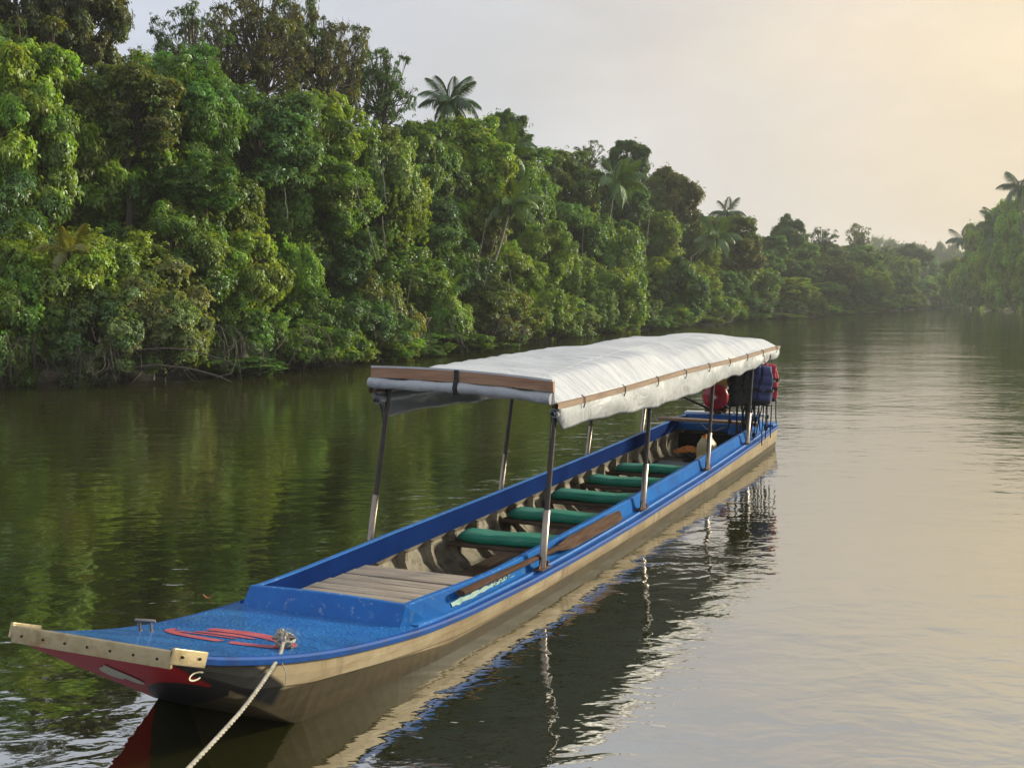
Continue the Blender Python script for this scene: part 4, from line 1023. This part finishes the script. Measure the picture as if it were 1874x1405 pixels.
def roof_z(s, u):   # u in -1..1 across
    rail = 1.335 + .0085 * (s - 1.63) - .03 * u
    au = abs(u); sh = .135 + crown_h(s) * .75
    prof = np.interp(au, [0, .35, .60, .69, .73, 1.0], [1.06, 1.06, 1.03, .99, .90, .0])
    z = rail + sh * prof
    z -= saw(s) * .105 * np.interp(au, [.3, .72, .9, 1.0], [0, 1, .8, .1]) * (1 if u > 0 else .6)
    z += .011 * wrk(s, u * 2) * np.interp(au, [0, .5, .8, 1], [.25, .5, 1.3, .4]) + .010 * math.sin(s * 1.7 + u * 2) * (1 - au)
    return z
def roof_x(u): return .045 + .695 * u
b = MB(); rows_ = []
for s in np.linspace(RF0, RF1, 220):
    rows_.append([(roof_x(u), s, roof_z(s, u)) for u in np.concatenate([np.linspace(-1, -.6, 12), np.linspace(-.55, .55, 14), np.linspace(.6, 1, 16)])])
b.grid(rows_, flip=True)
canopy = b.build('roof_tarpaulin', M['tarp'], boat)
sd_ = canopy.modifiers.new('thick', 'SOLIDIFY'); sd_.thickness = .003
b = MB(); b.tube([(roof_x(lerp([RF0, 3.2, RF1], [.72, .46, -.1], s)), s, roof_z(s, lerp([RF0, 3.2, RF1], [.72, .46, -.1], s)) + .002) for s in np.linspace(1.75, 9.6, 80)], .006, 5, flat=.5)
M['seam'] = surf('seam_grey', (.42, .42, .42), (.5, .5, .5), 9, .6); b.build('seam', M['seam'], canopy)
# side valances hanging under the rails
for sg in (-1, 1):
    b = MB(); rows_ = []
    for s in np.linspace(RF0 + .03, RF1 + .02, 200):
        zt = 1.335 + .0085 * (s - 1.63) - .03 * sg - .004
        zl = lerp([1.63, 1.80, 1.9, 2.5, 3.95, 5.2, 5.95, 6.6, 6.95, 7.3, 9.74], [1.27, 1.125, 1.13, 1.13, 1.085, 1.09, 1.105, 1.15, 1.165, 1.14, 1.235], s) + (.03 if sg < 0 else 0)
        row = []
        for k in range(12):
            q = k / 11; f_ = .022 * wrk(s * .22, q * 1.6) * math.sin(q * 2.6) + .014 * wrk(s * .4, -q * 2.5) * q
            row.append((.045 + sg * (.705 + .022 * math.sin(q * math.pi) - .02 * q + f_), s + .02 * q * math.sin(s * 3), zt + (zl - zt) * q + .006 * q * math.sin(s * 9)))
        rows_.append(row)
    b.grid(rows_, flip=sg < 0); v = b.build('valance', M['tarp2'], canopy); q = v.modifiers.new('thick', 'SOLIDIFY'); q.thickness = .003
    b = MB()
    pts = []
    b.grid([[(.045 + sg * (.695 + dx), s, 1.335 + .0085 * (s - 1.63) - .03 * sg + dz_ + .006 * math.sin(s * 1.4 + 1)) for dx, dz_ in ((0, -.022), (.028, -.022), (.030, .014), (0, .016))] for s in np.linspace(RF0 - .02, RF1 + .01, 40)], sm=False, closed=True, flip=sg < 0)
    o_ = b.mesh('side_rail', True); link('side_rail', o_, boat, M['rail'])
    b = MB(); b.tube([(.045 + sg * .68, RF0 + .02, 1.268 - .02 * sg), (.045 + sg * .67, RF1 - .1, 1.30)], .030, 14, caps=False); roll = b.build('rolled_blind', M['tarp'], boat)
    b = MB()
    for r_, mt_, d_ in ((.030, 'tarp', 0),):
        c = Vector((.045 + sg * .68, RF0 + .018, 1.268 - .02 * sg))
        spi = [c + Vector(((.012 + .0022 * a_) * math.cos(a_ * .9), -.004, (.012 + .0022 * a_) * math.sin(a_ * .9))) for a_ in np.linspace(0, 10, 40)]
        b.tube(spi, .0025, 5)
    b.build('roll_end', M['tarp'], roll)
    b = MB(); c = Vector((.045 + sg * .68, RF0 + .03, 1.268 - .02 * sg)); b.tube([c + Vector((0, -.04, 0)), c + Vector((0, .1, 0))], .014, 12, caps=False); b.build('roll_pipe', M['pvc'], roll)
    b = MB(); b.tube([c + Vector((0, -.005, .03)), c + Vector((.02 * sg, -.005, .06)), c + Vector((.01, 0, .075))], .004, 6); b.tube([c + Vector((sg * -.02, 0, -.03)), c + Vector((-.03 * sg, .01, -.10)), c + Vector((-.035 * sg, .01, -.17))], [.012, .010, .004], 6, flat=.4); b.build('roll_tie', M['black'], roll)
for k in range(9):
    s_ = 2.1 + k * .92; b = MB(); z0 = 1.335 + .0085 * (s_ - 1.63) - .03
    b.tube([(.752, s_, z0 + .03), (.778, s_ + .004, z0 + .01), (.776, s_ + .008, z0 - .03), (.765, s_ + .012, z0 - .06)], .0045, 5); b.build('lashing', M['black'], boat)
# front beam, front roll, strap, cross bows
b = MB(); rows_ = []
for x in np.linspace(-.648, .742, 24):
    u = (x - .045) / .695; zt = 1.495 - .030 * u + .020 * (1 - u * u); zb_ = 1.428 - .030 * u + .012 * (1 - u * u)
    rows_.append([(x, RF0 - .045, zb_), (x, RF0 - .045, zt), (x, RF0 - .012, zt), (x, RF0 - .012, zb_)])
b.grid(rows_, sm=False, closed=True); b.add(rows_[0], [(0, 1, 2, 3)]); b.add(rows_[-1], [(3, 2, 1, 0)])
beam = b.build('front_beam', M['beam'], boat, weld=True)
for x in (-.60, .68):
    b = MB(); u = (x - .045) / .695; b.tube([(x, RF0 - .046, 1.464 - .03 * u), (x, RF0 - .05, 1.464 - .03 * u)], .007, 8); b.build('nail', M['steel'], beam)
b = MB(); b.grid([[(x, RF0 - .010 + q * .0, roof_z(RF0, min(1, max(-1, (x - .045) / .695))) * (1 - q) + (1.44 - .03 * (x - .045) / .695) * q) for q in (0, .5, 1)] for x in np.linspace(-.648, .738, 20)], sm=False)
b.build('front_flap', M['tarp'], canopy)
b = MB(); b.grid([[(x, RF0 - .047 + .001, 1.497 - .030 * (x - .045) / .695 + .02 * (1 - ((x - .045) / .695) ** 2) + q) for q in (-.002, .012)] + [(x, RF0 + .02, roof_z(RF0 + .02, max(-1, min(1, (x - .045) / .695))) + .003)] for x in np.linspace(-.645, .735, 24)], sm=False, flip=True)
b.build('front_hem', M['tarp'], canopy)
b = MB(); pts = [(x, RF0 - .035, 1.392 - .036 * (x - .045) / .695 + .010 * math.sin(x * 4 + 1)) for x in np.linspace(-.665, .725, 26)]
b.tube(pts, [.036 + .004 * math.sin(i * 1.1) for i in range(26)], 14); froll = b.build('front_roll', M['tarp2'], boat)
b = MB(); b.grid([[(x_, RF0 - .050 - e_, z_) for e_, z_ in ((-.03, 1.525), (.0, 1.524), (.004, 1.46), (.03, 1.40), (.010, 1.353), (-.04, 1.352))] for x_ in (.015, .05)], sm=False); q = b.build('strap', M['black'], boat); s2 = q.modifiers.new('t', 'SOLIDIFY'); s2.thickness = .004
for s in (1.775, 4.46, 7.06, 9.66):
    b = MB(); b.tube([(roof_x(u), s, min(roof_z(s, u), 1.335 + .0085 * (s - 1.63) - .03 * u + .13) - .03) for u in np.linspace(-.98, .98, 20)], .014, 8); b.build('roof_bow', M['pole'], boat)
for x in (-.25, .3):
    b = MB(); b.tube([(x, s, roof_z(s, (x - .045) / .695) - .06) for s in np.linspace(1.65, 9.7, 30)], .012, 6); b.build('roof_stringer', M['rail'], boat)

# torn sticker on the coaming side
def face_p(s, q, off=.004):                            # q 0 bottom .. 1 top of the outer starboard coaming face
    r_ = coam_ring(s, 1); a_, c_ = Vector(r_[0]), Vector(r_[1]); p_ = a_.lerp(c_, q); n_ = Vector((c_.z - a_.z, 0, a_.x - c_.x)).normalized(); return p_ + n_ * off
b = MB(); lo, hi = [], []
rs = random.Random(4)
for k in range(22):
    s = .42 + k * .85 / 21; lo.append(face_p(s, .16 + .10 * k / 21 + rs.uniform(-.03, .05) + (.05 if k < 2 else 0))); hi.append(face_p(s, .45 + rs.uniform(-.07, .06) - (.2 if k > 18 else 0)))
b.grid([lo, hi], sm=False); stk = b.build('torn_sticker', M['sticker'], boat)
for i in range(4):                                     # remains of four rounded letters
    b = MB(); s0 = .98 + i * .07
    pts = [face_p(s0 + .022 * math.cos(a_), .36 + .10 * math.sin(a_), .006) for a_ in np.linspace(-2.4 + i, 2.2 + i * .6, 14)]; b.tube(pts, .004, 5); b.build('letter', M['ink'], stk)

# ------------------------------------------------------------------ loose things on the boat
def on_boat(name, s, y, z, label, cat, group=None):
    r_ = empty(name, bw_(s, y, z), -PSI); tag(r_, label, cat, group); return r_
# paddle lying against the outer coaming face (grip towards the bow)
pd = on_boat('paddle', .47, .60, .28, 'long wooden paddle lying along the boat side under the first post', 'paddle')
def pp_(s):                                            # path of the paddle's centre line, in local coordinates of its root
    return Vector((lerp([.47, 1.7, 3.25], [.612, .640, .668], s) - .60, s - .47, lerp([.47, 1.6, 2.2, 3.25], [.312, .285, .268, .262], s) - .28))
b = MB(); pts = [pp_(s) for s in np.linspace(.47, 2.05, 16)]
b.tube(pts, [.030, .033, .033, .032, .031, .030, .029, .028, .027, .026, .026, .026, .027, .028, .030, .030], 10, flat=.62); b.build('shaft', M['paddle'], pd)
b = MB(); rows_ = []
tilt = Vector((-.42, 0, .91)).normalized(); nrm = Vector((.91, 0, .42))
for k in range(14):
    q = k / 13; s = 1.93 + q * 1.32; w = lerp([0, .05, .10, .14, .9, .96, 1.0], [.023, .025, .038, .045, .047, .044, .036], q); th = lerp([0, .2, 1], [.016, .011, .007], q)
    c = pp_(s) + Vector((.006, 0, .012 * q)); rows_.append([c + tilt * w + nrm * th * .4, c + nrm * th, c - tilt * w + nrm * th * .4, c - tilt * w - nrm * th * .4, c - nrm * th, c + tilt * w - nrm * th * .4])
b.grid(rows_, sm=False, closed=True); b.add(rows_[0], [tuple(range(6))]); b.add(rows_[-1], [tuple(range(5, -1, -1))]); b.build('blade', M['paddle'], pd, weld=True)

# engine on the transom
en = on_boat('boat_engine', 9.62, -.06, .455, 'red long-tail engine with gold fuel tank mounted on the stern', 'engine')
b = MB(); b.bbox((0, .12, .22), (.26, .26, .30), .03); b.bbox((.14, .1, .18), (.14, .2, .2), .03)
for k in range(7): b.box((-.15, .12, .14 + k * .035), (.10, .2, .012))
b.build('engine_block', M['blackplastic'], en)
b = MB(); n = 40; rows_ = []
for r_, yy in ((.0, -.085), (.055, -.085), (.062, -.080), (.105, -.078), (.112, -.070), (.150, -.066), (.172, -.045), (.178, .0), (.165, .03)):
    rows_.append([(r_ * math.cos(2 * math.pi * k / n) * (1.0), yy, .235 + r_ * math.sin(2 * math.pi * k / n)) for k in range(n)])
b.grid(rows_, closed=True); cover = b.build('recoil_cover', M['redpaint'], en)
b = MB(); b.tube([(0, -.086, .235), (0, -.090, .235)], .026, 20); b.build('cover_badge', M['white'], cover)
for k in range(20):
    a = 2 * math.pi * k / 20; d = Vector((math.cos(a), 0, math.sin(a))); b = MB()
    b.tube([Vector((0, -.0805, .235)) + d * .066, Vector((0, -.0790, .235)) + d * .098], .0045, 5); b.build('vent_slot', M['hole'], cover)
for k in range(5):
    a = 2 * math.pi * k / 5 + .4; d = Vector((math.cos(a), 0, math.sin(a))); b = MB(); b.tube([Vector((0, -.06, .235)) + d * .165, Vector((0, -.068, .235)) + d * .165], .009, 8); b.build('bolt', M['steel'], cover)
b = MB(); b.bbox((.10, .10, .445), (.26, .24, .12), .04, seg=3); tank = b.build('fuel_tank', M['gold'], en)
b = MB(); b.tube([(.10, .06, .505), (.10, .06, .525)], .028, 14); b.build('tank_cap', M['blackplastic'], tank)
b = MB(); b.bbox((-.02, .14, .43), (.10, .16, .10), .02); b.tube([(-.16, .1, .30), (-.2, .1, .35), (-.2, .18, .36)], .03, 10); b.build('muffler', M['blackplastic'], en)
b = MB(); b.bbox((0, .12, .045), (.30, .30, .03), .006); b.tube([(0, .12, -.01), (0, .12, .05)], .05, 12); b.build('mount', M['rust'], en)
b = MB(); b.tube([(-.10, .05, .06), (-.32, -.18, .20), (-.55, -.36, .33)], [.016, .014, .018], 8); b.build('tiller', M['blackplastic'], en)
b = MB(); b.tube([(.12, -.02, .15), (.20, -.06, .10), (.33, -.12, -.01)], [.012, .010, .008], 8); b.tube([(.12, -.02, .15), (.125, -.03, .152)], .02, 10); b.build('start_lever', M['steel'], en)
b = MB(); b.tube([(0, .25, .10), (.02, 1.2, -.25), (.03, 1.9, -.53)], [.03, .025, .02], 8); b.build('drive_shaft', M['steel'], en)
b = MB(); b.tube([(.04, -.05, .07), (.16, -.14, .03), (.2, -.2, -.02), (.16, -.22, -.03)], .006, 6); b.tube([(.2, .1, .3), (.26, 0, .2), (.2, -.04, .08)], .006, 6); b.build('cable', M['blackplastic'], en)

# life jackets hung from the roof rail at the stern: flat quilted foam panels, belts, loose webbing
def foam_panel(w, h, d, top, n=14, seed=0, cells=4):
    """quilted panel hanging in the x-z plane, z from 0 (bottom) to h; 'top' is the width factor at the shoulder"""
    b = MB(); rows_ = []
    for k in range(n * 2 + 1):
        q = k / (n * 2); z = h * q
        ww = w * lerp([0, .06, .55, .78, 1], [.94, 1.0, .97, (1 + top) / 2, top], q)
        cell = abs(math.sin(math.pi * cells * q)) ** .45; dd = d * (.62 + .38 * cell) * (1 if .03 < q < .97 else .5)
        row = []
        for m_ in range(20):
            a = 2 * math.pi * m_ / 20; ca, sa = math.cos(a), math.sin(a)
            row.append((ww / 2 * math.copysign(abs(ca) ** .45, ca) + .012 * math.sin(q * 7 + seed), dd / 2 * math.copysign(abs(sa) ** .6, sa) + .02 * math.sin(q * 3 + seed), z))
        rows_.append(row)
    b.grid(rows_, closed=True); b.add(rows_[0], [tuple(range(19, -1, -1))]); b.add(rows_[-1], [tuple(range(20))]); return b
def life_jacket(s, y, ztop, w, h, d, rz, tilt, mats, label, seed, straps=6):
    rg = random.Random(seed); r_ = empty('life_jacket', bw_(s, y, ztop - h), -PSI + rz); r_.rotation_euler = (0, tilt, -PSI + rz); tag(r_, label, 'life jacket', 'life jackets hanging at the stern')
    for k, sx in enumerate((-1, 1)):
        p_ = foam_panel(w * .50, h, d, .55, seed=seed + k).build('front_panel', M[mats[0]], r_, weld=True); p_.location = (sx * w * .255, -d * .55, 0); p_.rotation_euler = (.05, sx * -.07, sx * .22)
    p_ = foam_panel(w * .92, h * .96, d, .6, seed=seed + 5).build('back_panel', M[mats[0]], r_, weld=True); p_.location = (0, d * .6, .015)
    p_ = foam_panel(w * .98, h * .17, d * 2.3, .96, n=4, seed=seed, cells=1).build('lower_panel', M[mats[1]], r_, weld=True); p_.location = (0, 0, -h * .07)
    for q in (.34, .60):
        b = MB(); rr_ = []
        for m_ in range(25):
            a = 2 * math.pi * m_ / 24; ca, sa = math.cos(a), math.sin(a)
            rr_.append([(w * .545 * math.copysign(abs(ca) ** .5, ca), d * 1.42 * math.copysign(abs(sa) ** .6, sa), h * q + e + .012 * math.sin(a + seed)) for e in (-.017, .017)])
        b.grid(rr_); bl = b.build('belt', M['black'], r_)
        b = MB(); b.bbox((w * .04, -d * 1.44, h * q), (.06, .016, .045), .005); b.build('buckle', M['black'], bl)
    b = MB(); b.tube([(-w * .2, 0, h * .95), (-.01, 0, h + .05), (.0, 0, h + .12)], .013, 6, flat=.4); b.tube([(w * .2, 0, h * .95), (.01, 0, h + .05), (.0, 0, h + .12)], .013, 6, flat=.4); b.build('hanging_loop', M['black'], r_)
    for k in range(straps):
        x = w * (k / max(1, straps - 1) - .5) * .95 + rg.uniform(-.02, .02); l = rg.uniform(.26, .60); yy = rg.uniform(-1, 1) * d; b = MB(); sw = rg.uniform(-.05, .05)
        pts = [Vector((x, yy, .0)), Vector((x + sw * .3, yy + rg.uniform(-.02, .02), -l * .35)), Vector((x + sw * .7 + rg.uniform(-.01, .01), yy + rg.uniform(-.03, .03), -l * .7)), Vector((x + sw, yy + rg.uniform(-.03, .03), -l))]
        b.tube(pts, [.017, .017, .016, .015], 6, flat=.5); st_ = b.build('strap', M['black'], r_)
        if k % 2 == 0:
            b = MB(); b.bbox(pts[2], (.045, .016, .05), .004); b.build('buckle', M['black'], st_)
    return r_
life_jacket(8.62, .70, 1.20, .33, .47, .075, .10, .12, ('navy', 'black'), 'navy life jacket with black belts hanging outermost at the stern', 2, 8)
life_jacket(8.92, .74, 1.20, .28, .44, .07, .1, .10, ('redfab', 'black'), 'red life jacket showing behind the navy one', 5, 4)
life_jacket(8.50, .50, 1.18, .26, .46, .075, .9, -.05, ('greyfab', 'black'), 'charcoal life jacket hanging left of the navy one', 7, 6)
life_jacket(8.78, .58, 1.16, .26, .46, .07, .4, .0, ('greyfab', 'greyfab'), 'dark life jacket half hidden behind the last post', 9, 4)

# jerry cans, cloth, box and cable on the floor at the stern
def jerry(s, y, z, sx, sy, sz, rz, label, cap, seed):
    r_ = on_boat('jerry_can', s, y, z, label, 'jerry can'); r_.rotation_euler = (0, 0, -PSI + rz)
    b = MB(); rows_ = []
    for zz, k in ((0, .92), (.02, 1), (sz * .68, 1), (sz * .80, .94), (sz * .92, .62), (sz * .97, .5)):
        rows_.append([(sx / 2 * k * math.copysign(abs(math.cos(a)) ** .35, math.cos(a)), sy / 2 * (k if zz < sz * .75 else k ** .4) * math.copysign(abs(math.sin(a)) ** .35, math.sin(a)), zz) for a in [2 * math.pi * q / 28 for q in range(28)]])
    b.grid(rows_, closed=True); b.add(rows_[0], [tuple(range(27, -1, -1))]); b.add(rows_[-1], [tuple(range(28))]); b.build('body', M['can'], r_, weld=True)
    b = MB(); b.tube([(0, -sy * .32, sz * .93), (0, -sy * .22, sz * 1.06), (0, sy * .18, sz * 1.06), (0, sy * .32, sz * .93)], .014, 8); b.build('handle', M['can'] if not cap == 'orange' else M['orange'], r_)
    b = MB()
    if cap == 'redcap': b.tube([(-sx * .1, -sy / 2 - .002, sz * .66), (-sx * .1, -sy / 2 - .03, sz * .68)], .03, 14)
    else: b.tube([(-sx * .2, 0, sz * .95), (-sx * .2, 0, sz * 1.03)], .025, 14)
    b.build('cap', M[cap], r_); return r_
jerry(7.62, .30, -.075, .26, .16, .25, .25, 'low cream jerry can with a red cap near the stern', 'redcap', 1)
jerry(7.98, .22, -.075, .22, .17, .42, -.1, 'taller cream jerry can with an orange handle behind the red-capped one', 'orange', 2)
cl = on_boat('orange_cloth', 8.55, -.14, .035, 'crumpled orange cloth on the boat floor at the stern', 'cloth')
b = MB(); rg = np.random.default_rng(8); rows_ = []
for i in range(17):
    rows_.append([((i / 16 - .5) * .36 + .02 * math.sin(k * 1.3), (k / 12 - .5) * .26 + .02 * math.sin(i * 1.7), .02 + .075 * max(0, 1 - ((i / 8 - 1) ** 2 + (k / 6 - 1) ** 2) * .8) + .028 * rg.random()) for k in range(13)])
b.grid(rows_, flip=True); b.build('cloth', M['orange'], cl)
bx = on_boat('teal_cushion', 7.75, -.14, -.075, 'dark teal padded box lying on the boat floor', 'cushion')
b = MB(); b.bbox((0, 0, .055), (.40, .34, .11), .025, seg=3); b.build('pad', M['tealbox'], bx)
b = MB(); b.bbox((0, .55, .04), (.62, .5, .08), .01); b.build('base_board', M['floor'], bx)
co = on_boat('cable_pile', 8.05, .02, .01, 'heap of dark cables between teal box and jerry cans', 'cables')
b = MB(); rg2 = random.Random(3)
for k in range(9):
    ph = rg2.uniform(0, 6); rr_ = rg2.uniform(.05, .11); b.tube([(rr_ * math.cos(a + ph) * 1.1 + .03 * math.sin(a * 2), rr_ * math.sin(a + ph) * .8, .015 + .010 * k + .012 * math.sin(a * 3 + k)) for a in np.linspace(0, 5.4, 22)], .006, 6)
b.build('cable', M['greyfab'], co)
b = MB(); b.tube([(-.12, 9.0, .40), (-.02, 8.93, .33), (.10, 8.9, .31), (.22, 8.95, .36)], .006, 6); b.build('tie_cord', M['rope'], boat)

# mooring rope: knot on the right cleat, line running down towards the jetty
ck = bw_(-.93, .385, dz(-.93, .385) + .05)
rp = empty('mooring_rope', ck); tag(rp, 'frayed pale mooring rope tied to the right bow cleat', 'rope')
line = [ck, at(513, 1196, 4.90), at(500, 1218, 4.76), at(475, 1256, 4.58), at(440, 1302, 4.36), at(395, 1352, 4.12), at(345, 1405, 3.86), at(300, 1452, 3.60), at(240, 1520, 3.2)]
cpts = []
for i in range(len(line) - 1):
    p0, p1, p2, p3 = line[max(i - 1, 0)], line[i], line[i + 1], line[min(i + 2, len(line) - 1)]
    for q in np.linspace(0, 1, 26, endpoint=False):
        cpts.append(.5 * ((2 * p1) + (p2 - p0) * q + (2 * p0 - 5 * p1 + 4 * p2 - p3) * q * q + (3 * p1 - p0 - 3 * p2 + p3) * q ** 3))
for k in range(3):                                    # three twisted strands
    b = MB(); pts = []
    for i, c in enumerate(cpts):
        a = i * .75 + k * 2.094; tg = (cpts[min(i + 1, len(cpts) - 1)] - cpts[max(i - 1, 0)]).normalized(); x_ = tg.cross(Vector((0, 0, 1))).normalized(); y_ = tg.cross(x_)
        pts.append(c + (x_ * math.cos(a) + y_ * math.sin(a)) * .0046 - ck)
    b.tube(pts, .0054, 6); b.build('strand', M['rope'], rp)
b = MB(); rg2 = random.Random(6)
for k in range(7):                                    # knot
    ax = Vector((rg2.uniform(-1, 1), rg2.uniform(-1, 1), rg2.uniform(-1, 1))).normalized(); u_ = ax.orthogonal().normalized(); v_ = ax.cross(u_); c0 = Vector((rg2.uniform(-.02, .02), rg2.uniform(-.02, .02), rg2.uniform(-.03, .015))); r_ = rg2.uniform(.022, .036)
    b.tube([c0 + (u_ * math.cos(a) + v_ * math.sin(a)) * r_ for a in np.linspace(0, 5.8, 18)], .0085, 6)
b.build('knot', M['rope'], rp)
for k in range(14):                                   # frayed ends
    b = MB(); d = Vector((rg2.uniform(-1, 1), rg2.uniform(-1, 1), rg2.uniform(-.4, 1))).normalized(); l = rg2.uniform(.05, .10)
    b.tube([d * .02, d * (l * .6) + Vector((0, 0, .01)), d * l + Vector((rg2.uniform(-.02, .02), 0, -.02))], [.002, .0016, .0008], 4); b.build('frayed_thread', M['rope'], rp)
b = MB(); q0 = at(513, 1205, 4.84) - ck; q1 = at(524, 1232, 4.80) - ck; q2 = at(522, 1255, 4.80) - ck; b.tube([Vector((0, 0, -.02)), q0, q1, q2], [.004, .003, .0025, .0015], 5); b.build('loose_end', M['rope'], rp)
